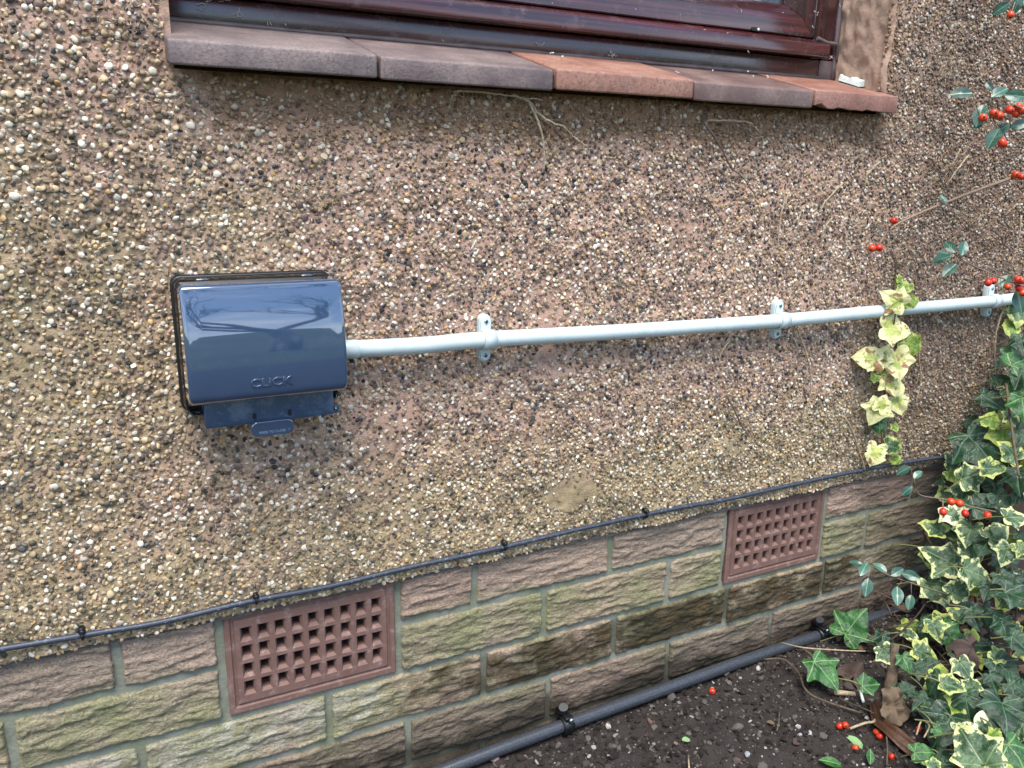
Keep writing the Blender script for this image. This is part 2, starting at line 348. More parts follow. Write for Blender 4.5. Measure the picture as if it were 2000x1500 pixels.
# ------------------------------------------------------------------ brick plinth
plinth = thing('brick_plinth', 'low plinth of rough wrinkled buff bricks with mossy mortar under the pebbledash', 'brick wall')
def brick_mat():
    m = NM('rustic_brick'); p = m.pos(); x, y, z = m.sep(p)
    n = m.noise(26, 5, .65, p); n2 = m.noise(8, 4, .6, p); fine = m.noise(300, 4, .7, p)
    c = m.mix(n, m.mix(.25, m.objcol(), srgb(110, 90, 74)), m.mix(.25, m.objcol(), srgb(212, 190, 166)))
    c = m.mix(m.math('MULTIPLY', m.step(fine, .48, .7), .5), c, srgb(98, 78, 60))
    # green algae on the second course, white salts, black-brown third course and mud splash at the foot
    al = m.math('MULTIPLY', m.step(z, -.015, -.085), m.step(z, -.36, -.16)); al = m.step(m.math('ADD', al, m.math('MULTIPLY', m.math('SUBTRACT', n2, .5), 2.2)), .45, 1.25)
    c = m.mix(m.math('MULTIPLY', al, .66), c, m.mix(n, srgb(112, 122, 68), srgb(142, 148, 108)))
    blk = m.math('MULTIPLY', m.math('MULTIPLY', m.step(z, -.142, -.156), m.step(z, -.222, -.212)), m.math('MULTIPLY', m.step(x, -.10, .10), m.step(x, .98, .86)))
    dark3 = m.step(m.math('ADD', blk, m.math('ADD', m.math('MULTIPLY', m.math('SUBTRACT', n, .5), 1.8), m.math('MULTIPLY', m.math('SUBTRACT', n2, .5), 1.6))), .40, 1.15)
    c = m.mix(m.math('MULTIPLY', dark3, .90), c, m.mix(m.step(n, .4, .65), srgb(32, 28, 20), srgb(74, 58, 34)))
    salt = m.math('MULTIPLY', m.math('MULTIPLY', m.step(z, -.148, -.152), m.step(z, -.235, -.19)), m.step(x, .10, -.06))
    salt = m.step(m.math('ADD', m.math('MULTIPLY', salt, .8), m.math('MULTIPLY', m.math('SUBTRACT', m.noise(40, 5, .7, p), .5), 1.5)), .5, 1.1)
    c = m.mix(m.math('MULTIPLY', salt, .55), c, srgb(196, 192, 180))
    low = m.step(m.math('ADD', m.step(z, -.212, -.232), m.math('MULTIPLY', m.math('SUBTRACT', n, .5), .9)), .4, 1.); c = m.mix(m.math('MULTIPLY', low, .68), c, srgb(92, 85, 71))
    mud = m.step(m.math('ADD', m.step(z, -.218, -.282), m.math('MULTIPLY', m.math('SUBTRACT', n2, .5), 1.6)), .55, .95)
    c = m.mix(m.math('MULTIPLY', mud, .85), c, srgb(44, 39, 30))
    right_shade = m.step(m.math('ADD', x, m.math('MULTIPLY', m.math('SUBTRACT', n2, .5), .3)), .80, 1.05); c = m.mix(m.math('MULTIPLY', right_shade, .78), c, srgb(66, 57, 51))  # right end painted darker: its shade is put into the brick colour
    m.set(Base_Color=c, Roughness=.85, Specular_IOR_Level=.25); wr = m.math('MULTIPLY', m.noise(1, 5, .6, m.map(p, (64, 30, 290)), .3), 10); fl = m.math('FLOOR', wr); ter = m.math('ADD', fl, m.step(m.math('SUBTRACT', wr, fl), 0., .3)); m.bump(m.math('ADD', m.math('MULTIPLY', ter, .42), m.math('MULTIPLY', fine, .9)), 1.0, .0030); return m.m
def joint_mat():
    m = NM('mossy_mortar'); p = m.pos(); x, y, z = m.sep(p); n = m.noise(16, 5, .6, p)
    c = m.mix(m.noise(220, 4, .7, p), srgb(104, 106, 92), srgb(150, 152, 138)); c = m.mix(m.math('MULTIPLY', m.step(n, .42, .66), .55), c, srgb(104, 112, 78))
    mud = m.step(m.math('ADD', m.step(z, -.19, -.285), m.math('MULTIPLY', m.math('SUBTRACT', n, .5), 1.2)), .5, .95); c = m.mix(m.math('MULTIPLY', mud, .85), c, srgb(46, 44, 32))
    so = m.math('MULTIPLY', m.math('MULTIPLY', m.step(z, -.138, -.160), m.step(z, -.235, -.205)), m.math('MULTIPLY', m.step(x, -.10, .15), m.step(x, .98, .86))); so = m.step(m.math('ADD', so, m.math('MULTIPLY', m.math('SUBTRACT', n, .5), 1.6)), .45, 1.1); c = m.mix(m.math('MULTIPLY', so, .75), c, srgb(52, 50, 34))
    right_shade = m.step(x, .86, 1.1); c = m.mix(m.math('MULTIPLY', right_shade, .6), c, srgb(62, 56, 48))  # the same right-end shade painted into the mortar
    m.set(Base_Color=c, Roughness=.95); m.bump(m.noise(260, 5, .7, p), .7, .002); return m.m
M_brick, M_joint = brick_mat(), joint_mat()
gx = np.arange(-1.0, 2.001, .010); gz = np.arange(-.44, .0031, .008); GX, GZ = np.meshgrid(gx, gz)
vent = np.zeros(GX.shape, bool)
for a in (-.215, .572): vent |= (GX > a-.003) & (GX < a+.218) & (GZ > -.143)
link('mortar', grid_mesh('mortar', GX, .0042+.0016*fbm(GX*60, GZ*60, 0, 3, 61), GZ, ~(vent[:-1, :-1] & vent[1:, 1:])), M_joint, plinth)
courses = []
def fill(z1, xsplit):
    for a, c in xsplit: courses.append((a, c, z1))
fill(0, [(-.777, -.562), (-.552, -.337), (-.327, -.225), (.010, .112), (.122, .337), (.347, .562), (.797, 1.012), (1.022, 1.237), (1.247, 1.462), (1.472, 1.687), (1.697, 1.912), (-1.0, -.787)])
fill(-.075, [(-.665, -.45), (-.44, -.225), (.010, .225), (.235, .45), (.46, .562), (.797, .899), (.909, 1.124), (1.134, 1.349), (1.359, 1.574), (1.584, 1.799), (-.89, -.675)])
fill(-.15, [(.1375+.225*k, .3525+.225*k) for k in range(-5, 8)]); fill(-.225, [(.021+.225*k, .236+.225*k) for k in range(-5, 8)]); fill(-.30, [(.1375+.225*k, .3525+.225*k) for k in range(-5, 8)])
BC = [(184, 157, 139), (178, 155, 136), (168, 149, 131), (188, 158, 141), (164, 147, 130), (174, 153, 136)]
for n, (x0, x1, z1) in enumerate(courses):
    z0 = z1-.065; infr = -.8 < x0 < 1.25 and z1 > -.29; st = .0019 if infr else .009
    nx, nz = int((x1-x0)/st), int(.065/st); gx, gz = np.meshgrid(np.linspace(x0, x1, nx), np.linspace(z0, z1, nz))
    sx = n*13.7
    wv = 1.5*fbm(gx*15+sx, gz*34, 0, 3, 71)+.6*fbm(gx*60+sx, gz*90, 0, 2, 72); t = gz/.0062+wv*1.25; fr = t-np.floor(t)
    saw = np.where(fr < .18, fr/.18, 1-(fr-.18)/.82); am = np.clip(.55+.9*fbm(gx*24+sx, gz*46, 0, 2, 73), .05, 1.3)
    q_ = 2.1*fbm(gx*24+sx, gz*120, 0, 4, 70, .55)+1.2*fbm(gx*60+sx, gz*230, 0, 2, 69); lv = np.floor(q_*2); f_ = np.clip((q_*2-lv)/.22, 0, 1)
    h = .00058*np.clip(lv+f_*f_*(3-2*f_)+1.5, -.5, 6)+.0006*saw*am+.0009*fbm(gx*9+sx, gz*20, 0, 2, 74)+.0005*fbm(gx*260, gz*260, 0, 2, 75)
    ed = np.minimum(np.minimum(gx-x0, x1-gx), np.minimum(gz-z0, z1-gz)); ew = .0022+.0012*fbm(gx*90, gz*90, 0, 2, 76)
    Y = -h+.0034*np.clip(1-ed/ew, 0, 1)**2+.0006
    jx = .0009*fbm(gz*140+sx, gx*0, 0, 2, 77)*((gx-x0) < .004)+.0009*fbm(gz*140+sx, gx*0, 0, 2, 78)*((x1-gx) < .004); jz = .001*fbm(gx*120+sx, gz*0, 0, 2, 79)*((ed > -1) & (((z1-gz) < .003) | ((gz-z0) < .003)))
    Vv = np.stack([gx+jx, Y, gz+jz], -1); rws, cls = gx.shape
    cx, cz = (x0+x1)/2, (z0+z1)/2
    ring = list(range(cls))+[i*cls+cls-1 for i in range(1, rws)]+[(rws-1)*cls+i for i in range(cls-2, -1, -1)]+[i*cls for i in range(rws-2, 0, -1)]
    V0 = Vv.reshape(-1, 3); back = V0[ring].copy(); back[:, 1] = .09
    Vt = np.concatenate([V0, back])-np.array([cx, 0, cz]); i = np.arange((rws-1)*(cls-1)); a = (i//(cls-1))*cls+i % (cls-1)
    Fq = np.stack([a, a+1, a+cls+1, a+cls], 1); nr = len(ring); bi = len(V0)+np.arange(nr); rg = np.array(ring)
    Fs = np.stack([rg, bi, np.roll(bi, -1), np.roll(rg, -1)], 1)
    me = np_mesh('brick', Vt, np.concatenate([Fq, Fs]), True); o = link('brick', me, M_brick, plinth, (cx, 0, cz))
    k = BC[(n*7+3) % 6]; f = random.uniform(.88, 1.08); o.color = tuple(c*f for c in srgb(*k)[:3])+(1,)
# ------------------------------------------------------------------ air bricks
def air_mat():
    m = NM('terracotta_vent'); p = m.pos(); c = m.mix(m.noise(40, 5, .6, p), srgb(100, 72, 63), srgb(124, 96, 86)); c = m.mix(m.math('MULTIPLY', m.step(m.noise(55, 6, .75, p), .5, .72), .6), c, srgb(168, 146, 136))
    c = m.mix(m.math('MULTIPLY', m.step(m.noise(400, 3, .7, p), .58, .7), .4), c, srgb(92, 56, 48)); m.set(Base_Color=c, Roughness=.7); m.bump(m.noise(350, 4, .6, p), .35, .001); return m.m
M_air = air_mat(); M_void = simple('unlit_duct', srgb(30, 24, 22), .9)
def air_brick(x0, label):
    t = thing('air_brick', label, 'air brick', (x0, 0, -.14), 'terracotta air bricks in the plinth')
    w, h = .215, .14; b = MB(); Y0 = -.001
    mx_, mz0, mz1 = .015, .022, .019; nx, nz = 9, 4; cw, ch = (w-2*mx_)/nx, (h-mz0-mz1)/nz
    # border ring: outer face, raised bead, then the field
    def ring(a, bb):   # a,b = (x0,z0,x1,z1,y)
        P = lambda q: [(q[0], q[4], q[1]), (q[2], q[4], q[1]), (q[2], q[4], q[3]), (q[0], q[4], q[3])]
        b.add(P(a)+P(bb), [(i, (i+1) % 4, 4+(i+1) % 4, 4+i) for i in range(4)])
    R = [(0, 0, w, h, .06), (0, 0, w, h, Y0+.0015), (.0015, .0015, w-.0015, h-.0015, Y0), (.0065, .0085, w-.0065, h-.0075, Y0), (.008, .010, w-.008, h-.009, Y0+.0028), (.0105, .0125, w-.0105, h-.0115, Y0+.0028), (.012, .014, w-.012, h-.013, Y0+.0003), (mx_, mz0, w-mx_, h-mz1, Y0+.0003)]
    for i in range(len(R)-1): ring(R[i], R[i+1])
    for i in range(nx):
        for j in range(nz):
            a0, a1, c0, c1 = mx_+i*cw, mx_+(i+1)*cw, mz0+j*ch, mz0+(j+1)*ch; y = Y0+.0003
            g = .0032; e = .0055; jr = lambda: random.uniform(-.0004, .0004)
            q = [(a0, c0, a1, c1, y), (a0+g, c0+g*.6, a1-g, c1-g, y), (a0+e+jr(), c0+e+jr(), a1-e+jr(), c1-e*.95+jr(), y+.0042), (a0+e, c0+e, a1-e, c1-e*.95, y+.045)]
            for k in range(3): ring(q[k], q[k+1])
    body = b.build('vent_body', M_air, t); 
    v = MB().box((.004, .046, .004), (w-.004, .058, h-.004)); v.build('dark_cap', M_void, t)  # dark sheet painted as the unlit depth behind the holes
    return t
air_brick(-.215, 'terracotta air brick with square holes, the larger one near the left of the plinth')
air_brick(.572, 'terracotta air brick with square holes, the further one nearer the ivy')
# ------------------------------------------------------------------ window sill of quarry tiles
def tile_mat():
    m = NM('quarry_tile'); p = m.pos(); oc = m.objcol(); n = m.noise(18, 5, .6, p)
    c = m.mix(.75, oc, m.mix(m.step(n, .3, .7), m.mix(.45, oc, srgb(70, 52, 48)), m.mix(.35, oc, srgb(186, 160, 144))))
    c = m.mix(m.math('MULTIPLY', m.step(m.noise(260, 4, .75, p), .46, .62), .55), c, srgb(84, 68, 64))
    c = m.mix(m.math('MULTIPLY', m.step(m.noise(60, 5, .7, p), .55, .8), .35), c, srgb(158, 150, 148))
    m.set(Base_Color=c, Roughness=m.math('MULTIPLY_ADD', n, .25, .36), Specular_IOR_Level=.5); m.bump(m.noise(380, 5, .75, p), .7, .0012); return m.m
M_tile = tile_mat()
sill = thing('window_sill', 'sloping sill of five brown and terracotta quarry tiles below the window', 'window sill', (0, 0, .61))
TX = [(-.2255, -.0178, (112, 102, 103)), (-.0142, .1985, (108, 95, 96)), (.2020, .4062, (160, 108, 86)), (.4087, .6200, (100, 76, 72)), (.6240, .794, (152, 98, 80))]
for i, (x0, x1, c) in enumerate(TX):
    b = MB(); dz = (0, -.001, .0006, -.0012, 0)[i]; dy = (0, .001, -.001, .0005, .001)[i]
    prof = [(-.040+dy, .6145+dz), (-.040+dy, .6385+dz), (.100, .6765+dz), (.100, .648+dz)]
    if i < 4: b.prism(prof, x0, x1); 
    else:
        n = 26; V = []
        for k in range(n+1):
            x = x0+(x1-x0)*k/n; cz = .004*max(0, float(vn(k*.55, 3.3)))*(1 if k < 20 else .3)+(.003 if k < 4 else 0)
            V += [(x, a, z+(cz if q == 0 else 0)) for q, (a, z) in enumerate(prof)]
        F = [(k*4+q, k*4+(q+1) % 4, k*4+4+(q+1) % 4, k*4+4+q) for k in range(n) for q in range(4)]+[(0, 1, 2, 3), (n*4+3, n*4+2, n*4+1, n*4)]
        b.add(V, F)
    o = b.build('sill_tile', M_tile, sill, (0, 0, .61), bevel=.0030 if i < 4 else .0014, seg=3); o.color = srgb(*c)
M_joint2 = simple('sill_joint', srgb(120, 70, 56), .9, .3, 200, .6)
for i in range(4):
    a, c = TX[i][1], TX[i+1][0]; b = MB().prism([(-.034, .618), (-.034, .632), (.09, .669), (.09, .65)], a-.0008, c+.0008); b.build('joint_filling', simple('grimy_joint', srgb(48, 40, 36), .95) if i < 2 else M_joint2, sill, (0, 0, .61))
# pale filler left on the end tile
b = MB(); n = 9
for k in range(n-1):
    P, Q = [Vector(p) for p in ((.783, .070, .6705), (.776, .022, .6565))]
    q0, q1 = P.lerp(Q, k/(n-1)), P.lerp(Q, (k+1)/(n-1)); h0, h1 = [.0075+.004*float(vn(j*.9, 7.1)) for j in (k, k+1)]
    A = [q0, q1, q1+Vector((.012, 0, .001)), q0+Vector((.012, 0, .001))]; B = [A[0]+Vector((.003, 0, h0)), A[1]+Vector((.003, 0, h1)), A[2]+Vector((0, 0, h1+.002)), A[3]+Vector((0, 0, h0+.002))]
    b.add(A+B, [(0, 1, 5, 4), (4, 5, 6, 7), (1, 2, 6, 5), (3, 0, 4, 7)])
setp(b.build('filler_lump', simple('pale_filler', srgb(196, 206, 200), .8, .1, 90, .6)), 'lump of pale filler at the right end of the tiled sill', 'filler')
# ------------------------------------------------------------------ window
def pvc_mat(axis):
    m = NM('mahogany_foil_'+axis); p = m.pos(); sc = {'x': (3, 60, 170), 'z': (170, 60, 3)}[axis]
    g = m.noise(1, 6, .65, m.map(p, sc)); g2 = m.noise(1, 3, .6, m.map(p, tuple(s*.25 for s in sc)))
    c = m.mix(m.step(g, .35, .68), srgb(34, 15, 21), srgb(84, 38, 40)); c = m.mix(m.math('MULTIPLY', m.step(g2, .45, .7), .6), c, srgb(54, 28, 36))
    du = m.step(m.noise(30, 6, .75, p), .5, .8); c = m.mix(m.math('MULTIPLY', du, .22), c, srgb(150, 138, 134))
    sp = m.step(m.noise(190, 2, .5, p), .775, .79); c = m.mix(sp, c, srgb(205, 205, 198))
    m.set(Base_Color=c, Roughness=m.math('MULTIPLY_ADD', du, .35, .22), Specular_IOR_Level=.6, Coat_Weight=.5, Coat_Roughness=.15); m.bump(g, .12, .0008); return m.m
M_px, M_pz = pvc_mat('x'), pvc_mat('z'); M_seal = simple('grey_sealant', srgb(92, 80, 80), .55, .25, 60, .4)
win = thing('window', 'mahogany brown plastic window frame above the tiled sill', 'window', (.28, .09, .67)); WP = (.28, .09, .67)
XL = -.26
MB().prism([(.085, .668), (.085, .7005), (.094, .7005), (.15, .7005), (.15, .668)], XL, .781).build('frame_bottom', M_px, win, WP, bevel=.0015)
# overhanging rounded drip rail
pr = [(.150, .7025), (.0655, .7015), (.0640, .7035), (.0640, .7165), (.0655, .7205), (.0690, .7235), (.0760, .7265), (.0790, .7285), (.150, .7285)]
MB().prism(pr, XL, .752).build('drip_rail', M_px, win, WP, bevel=.0009)
SZ, SX = .7300, .7270
sp_ = [(.150, SZ), (.0785, SZ), (.0775, SZ+.0015), (.0775, SZ+.028), (.0790, SZ+.0300), (.0800, SZ+.0302), (.0815, SZ+.032), (.0890, SZ+.041), (.0960, SZ+.045), (.0985, SZ+.047), (.150, SZ+.047)]
MB().prism(sp_, XL, lambda a, z: SX-(z-SZ)).build('sash_rail', M_px, win, WP, bevel=.0008)
st = [(SX-(z-SZ), a) for a, z in sp_]
MB().prism(st, lambda x, y: SZ+(SX-x)+.0003, 1.9, axis='z').build('sash_stile', M_pz, win, WP, bevel=.0008)
MB().prism([(SX+.0025, .150), (SX+.0025, .0800), (SX+.004, .0775), (SX+.020, .0775), (SX+.024, .0790), (SX+.027, .0815), (SX+.030, .0830), (.7830, .0835), (.7830, .150)], .7015, 1.9, axis='z').build('frame_stile', M_pz, win, WP, bevel=.0008)
for zz in (1.87,): MB().box((XL, .078, zz), (.783, .15, 1.95)).build('frame_head', M_px, win, WP, bevel=.002)
# sealant
b = MB(); b.tube([(.784, .084, .672+.02*i) for i in range(60)], [.0045+.0010*float(vn(i*.8, 2)) for i in range(60)], 8); b.tube(smooth_path([(.786, .082, .700), (.780, .077, .7215), (.768, .0755, .7245), (.755, .075, .7245), (.7335, .0755, .7300)], 5), .0032, 8); b.build('sealant', M_seal, win, WP)
b = MB(); b.tube([(XL+.02*i, .0855, .6735) for i in range(52)], [.003+.0008*float(vn(i*.8, 9)) for i in range(52)], 8); b.build('sealant', M_seal, win, WP)
b = MB(); b.tube([(SX+.0012, .079, .733+.03*i) for i in range(39)], .0013, 6); b.build('sealant', M_seal, win, WP)
b = MB().prism([(.083, .671), (.0835, .7005), (.12, .7005), (.12, .671)], .7535, .7825); b.build('sealant', M_seal, win, WP, bevel=.002)
# drainage slot
sl = at(1475, 57, .0772)
def slot(w, h, n=10): return [((w/2-h/2)*(1 if math.cos(a) > 0 else -1)+h/2*math.cos(a), h/2*math.sin(a)) for a in [math.pi*2*(k+.5)/(2*n) for k in range(2*n)]]
MB().prism([(sl.x+a, sl.z+c) for a, c in slot(.0145, .0052)], .0762, .0778, axis='y').build('drain_slot', simple('slot_dark', srgb(26, 22, 18), .6), win, WP)
MB().prism([(sl.x+.0052+a, sl.z+c) for a, c in slot(.0042, .0040)], .0752, .0766, axis='y').build('slot_cover', simple('slot_white', srgb(206, 206, 196), .5), win, WP, bevel=.0006)
# glass, with a pale sheet added behind it for the sky's reflection
g = NM('window_glass'); g.set(Base_Color=(.9, .95, .95), Roughness=.02, Transmission_Weight=1.0, IOR=1.45)
MB().box((XL, .101, .76), (SX-.04, .105, 1.89)).build('pane', g.m, win, WP)
b = MB(); n = 60
V = [(XL+i*(1.0/n), .16+.012*math.sin(i*1.1), z) for z in (.70, 1.9) for i in range(n+1)]; b.add(V, [(i, i+1, n+2+i, n+1+i) for i in range(n)], True)
b.build('pale_sheet', simple('pale_sheet', srgb(196, 204, 196), .9), win, WP)
# fluff, cobweb and bird specks caught on frame and sill
b = MB(); R2 = random.Random(5)
def speck(P, n=1, L=.004, rr=.00028):
    for k in range(n):
        a = R2.uniform(0, 6.28); d = Vector((math.cos(a), -.15, math.sin(a)*.7))*L*R2.uniform(.5, 1.3); q = Vector(P)+Vector((R2.uniform(-1, 1), 0, R2.uniform(-1, 1)))*L*.5
        b.tube([q, q+d*.5+Vector((R2.uniform(-1, 1), 0, R2.uniform(-1, 1)))*L*.2, q+d], rr, 4)
for (u, v, k, L) in [(462, 30, 9, .006), (528, 45, 2, .006), (385, 15, 4, .006), (405, 3, 6, .006), (440, 2, 6, .006), (558, 52, 2, .003), (860, 80, 1, .004), (1055, 88, 4, .006), (1195, 105, 8, .006)]: speck(at(u, v, .0835), k, L)
for (u, v) in [(1322, 140), (1460, 140), (1470, 150), (1500, 148), (1530, 172), (1392, 138), (1100, 110), (1075, 105)]: speck(at(u, v, .03), 2, .003, .0007)
for (u, v) in [(1588, 55), (1592, 20), (1596, 28), (1640, 12), (1525, 80), (1418, 65), (1460, 100), (1582, 95), (1624, 110), (1622, 115), (1380, 60), (1450, 20)]: speck(at(u, v, .0655), 2, .0035, .00035)
setp(b.build('seed_fluff', simple('fluff', srgb(214, 212, 200), .9)), 'white specks of fluff and cobweb stuck on the window frame', 'fluff', kind='stuff')
# ------------------------------------------------------------------ weatherproof socket
def lid_mat():
    m = NM('blue_grey_lid'); p = m.tex(); n = m.noise(45, 5, .65, p); du = m.math('MULTIPLY', m.step(m.noise(9, 4, .6, m.map(p, (1, 1, 3))), .45, .8), m.step(n, .4, .7))
    m.set(Base_Color=m.mix(m.math('MULTIPLY', du, .22), srgb(48, 68, 94), srgb(132, 146, 162)), Roughness=m.math('MULTIPLY_ADD', du, .10, .045), Specular_IOR_Level=.8, Coat_Weight=1.0, Coat_Roughness=.02, Coat_IOR=1.8); return m.m
def apron_mat():
    m = NM('scuffed_apron'); p = m.tex(); du = m.step(m.noise(30, 6, .75, p), .42, .75)
    m.set(Base_Color=m.mix(m.math('MULTIPLY', du, .45), srgb(62, 80, 104), srgb(134, 150, 168)), Roughness=m.math('MULTIPLY_ADD', du, .25, .22)); return m.m
M_lid, M_apron = lid_mat(), apron_mat(); M_gas = simple('black_gasket', srgb(16, 18, 20), .4, .2, 90)
def thin_clear(name, tint, base):
    m = NM(name); tr = m.t.nodes.new('ShaderNodeBsdfTransparent'); tr.inputs[0].default_value = tint; gl = m.t.nodes.new('ShaderNodeBsdfGlossy'); gl.inputs['Roughness'].default_value = .05
    fr = m.t.nodes.new('ShaderNodeFresnel'); fr.inputs[0].default_value = 1.5; ms = m.t.nodes.new('ShaderNodeMixShader'); m.put(ms.inputs[0], m.math('ADD', fr.outputs[0], base, clamp=True))
    m.t.links.new(tr.outputs[0], ms.inputs[1]); m.t.links.new(gl.outputs[0], ms.inputs[2]); m.t.links.new(ms.outputs[0], m.o.inputs[0]); return m.m
M_clear = thin_clear('clear_plastic', (.90, .93, .96, 1), .10)
SP = Vector((-.155, -.012, .335)); sock = thing('outdoor_socket', 'weatherproof outdoor socket with glossy blue-grey lid on the pebbledash wall', 'socket', SP)
def rrect(x0, x1, z0, z1, r, n=6):
    o = []
    for cx, cz, a0 in ((x1-r, z1-r, 0), (x0+r, z1-r, 90), (x0+r, z0+r, 180), (x1-r, z0+r, 270)):
        for k in range(n+1): a = rad(a0+90*k/n); o.append((cx+r*math.cos(a), cz+r*math.sin(a)))
    return o
def loft(rings, cap0=True, cap1=True, smooth=True):
    b = MB(); n = len(rings[0]); V = [p for r_ in rings for p in r_]; F = [(i*n+k, i*n+(k+1) % n, (i+1)*n+(k+1) % n, (i+1)*n+k) for i in range(len(rings)-1) for k in range(n)]
    b.add(V, F, smooth)
    if cap0: b.f.append(tuple(range(n))); b.sm.append(False)
    if cap1: b.f.append(tuple((len(rings)-1)*n+k for k in range(n))); b.sm.append(False)
    return b
BX0, BX1, BZ0, BZ1 = -.2405, -.0735, .262, .4095
def rg(y, ins, r=.010): return [(x, y, z) for x, z in rrect(BX0+ins, BX1-ins, BZ0+ins, BZ1-ins, r)]
loft([rg(-.006, 0), rg(-.0160, 0), rg(-.0175, .0012, .009), rg(-.0175, .0038, .007), rg(-.004, .0038, .007), rg(-.006, 0)], False, False).build('gasket', M_gas, sock, SP)
# clear back housing, thin walled
loft([rg(-.0170, .0022, .009), rg(-.050, .0030, .009), rg(-.0505, .0045, .008), rg(-.0215, .0040, .008)], False, False).build('clear_housing', M_clear, sock, SP)
loft([rg(-.0100, .026, .006), rg(-.040, .026, .006), rg(-.0405, .028, .006)], False, True).build('socket_plate', simple('inner_plate', srgb(150, 158, 166), .4), sock, SP)
# lid: bulging face profile swept over the width
LZ0, LZ1 = .2815, .4065
def lid_profile():
    # (y,z) front curve from the top back edge to the bottom back edge; slope set so that the face tilts up to the sky on top
    pts = []; z = .4005; y = -.0835; n = 40; dz = (.4005-.2975)/n
    for k in range(n+1):
        t = k/n; tilt = rad(24-31*t**.85); pts.append((y, z)); y -= math.tan(tilt)*dz; z -= dz
    return pts
fp = lid_profile(); ymin = min(p[0] for p in fp); fp = [(y-ymin-.0915, z) for y, z in fp]
topc = []; y0, z0 = fp[0]
for k in range(1, 7): a = rad(90*k/6); topc.append((y0+.0045*math.sin(a)*1.0+.0, z0+.0045*(1-math.cos(a))*1.1))
topc = [(y0+.0055*(1-math.cos(rad(15*k))), z0+.0055*math.sin(rad(15*k))) for k in range(1, 7)]
botc = []; y1, z1 = fp[-1]; R_ = .0125
for k in range(1, 9): a = rad(5+82*k/8); botc.append((y1+R_*(1-math.cos(a)), z1-R_*math.sin(a)))
prof = [(-.0485, topc[-1][1]+.0008)]+topc[::-1]+fp+botc+[(-.0485, botc[-1][1]-.0008)]
def lid_section(x, ins):   # inset shrinks the profile towards its middle, for rounded side edges
    cy, cz = -.060, .345; o = []
    for y, z in prof:
        d = Vector((y-cy, z-cz)); k = max(0, 1-ins/max(d.length, .01)); o.append((x, cy+d.x*k if y < -.05 else y, cz+d.y*k))
    return o
LX0, LX1 = -.2375, -.0755; secs = []; re = .0048
for k in range(6): a = rad(90*k/5); secs.append(lid_section(LX0+re*(1-math.sin(a)), re*(1-math.cos(a))))
secs = [lid_section(LX0+re*(1-math.sin(rad(18*k))), re*(1-math.cos(rad(18*k)))) for k in range(5, -1, -1)]
secs = [lid_section(LX0+re*(1-math.cos(rad(18*k))), re*(1-math.sin(rad(18*k)))) for k in range(0, 6)]
for k in range(1, 12): secs.append(lid_section(LX0+re+(LX1-LX0-2*re)*k/12, 0))
secs += [lid_section(LX1-re*(1-math.cos(rad(18*k))), re*(1-math.sin(rad(18*k)))) for k in range(5, -1, -1)]
lid = loft(secs, True, True).build('lid', M_lid, sock, SP)
for u in (395, 600):
    q = at(u, 545, -.052); MB().box((q.x-.006, -.0530, .4080), (q.x+.006, -.0495, .4098)).build('hinge_lug', M_lid, sock, SP, bevel=.0006)
# raised lettering
def text(s, size, name, mat, parent, M, ext=.0004, P=None, bev=.0002):
    cu = bpy.data.curves.new(name, 'FONT'); cu.body = s; cu.size = size; cu.extrude = ext; cu.bevel_depth = bev; cu.bevel_resolution = 1; cu.align_x = 'CENTER'; cu.align_y = 'CENTER'
    o = bpy.data.objects.new('tmp', cu); C.objects.link(o); dg = bpy.context.evaluated_depsgraph_get(); me = bpy.data.meshes.new_from_object(o.evaluated_get(dg)); bpy.data.objects.remove(o); bpy.data.curves.remove(cu)
    me.name = name; me.transform(M); me.materials.clear(); me.materials.append(mat); q = link(name, me, None, parent); return q
def on_lid(z):
    k = min(range(len(fp)-1), key=lambda i: abs(fp[i][1]-z)); (ya, za), (yb, zb) = fp[k], fp[k+1]; return ya+(yb-ya)*(z-za)/(zb-za), math.atan2(yb-ya, za-zb)
lz = at(530, 746, -.09).z; ly, la = on_lid(lz); lx = at(530, 746, -.09).x
# face normal leans by la; text lies in x-z plane facing -y
Mt = Matrix.Translation(Vector((lx, ly-.0001, lz))-SP) @ Matrix.Rotation(la, 4, 'X') @ Matrix.Rotation(rad(90), 4, 'X') @ Matrix.Diagonal((1.22, 1, 1, 1))
text('CLiCK', .0125, 'raised_lettering', M_lid, lid, Mt, .0007, bev=.00022)
# apron with slots, latch and padlock ear
b = MB(); ax0, ax1 = at(401, 825, -.052).x, at(652, 800, -.052).x; az0, az1 = .2495, .2745; M2 = []
s1, s2 = at(497, 815, -.052).x, at(566, 805, -.052).x
MB().prism([(-.0525, az0+.002), (-.0535, az1+.006), (-.020, az1+.006), (-.020, az0+.002), (-.050, az0)], ax0, ax1).build('apron', M_apron, sock, SP, bevel=.0016)
for s in (s1, s2): MB().box((s-.0018, -.0537, az0+.006), (s+.0018, -.0517, az0+.0125)).build('apron_slot', simple('slot_shadow', srgb(14, 20, 28), .6), sock, SP)
lc = at(532, 834, -.058); lw = .0455
lt = loft([[(lc.x+x, y, lc.z+z*k2+o2) for x, z in rrect(-lw/2*k1, lw/2*k1, -.0088, .0088, .0065, 5)] for y, k1, k2, o2 in ((-.045, .94, .9, .001), (-.0585, 1, 1, 0), (-.0605, .985, .96, -.0002), (-.0612, .94, .86, -.0004))]).build('latch', M_lid, sock, SP)
Mt = Matrix.Translation(Vector((lc.x+.002, -.0613, lc.z-.0042))-SP) @ Matrix.Rotation(rad(90), 4, 'X')
text('PRESS TO CLOSE  \u2191', .0038, 'latch_lettering', simple('lettering_pale', srgb(118, 148, 178), .4), lt, Mt, .00015, bev=0)
q = at(656, 797, -.045); b = MB(); n = 14; V = []
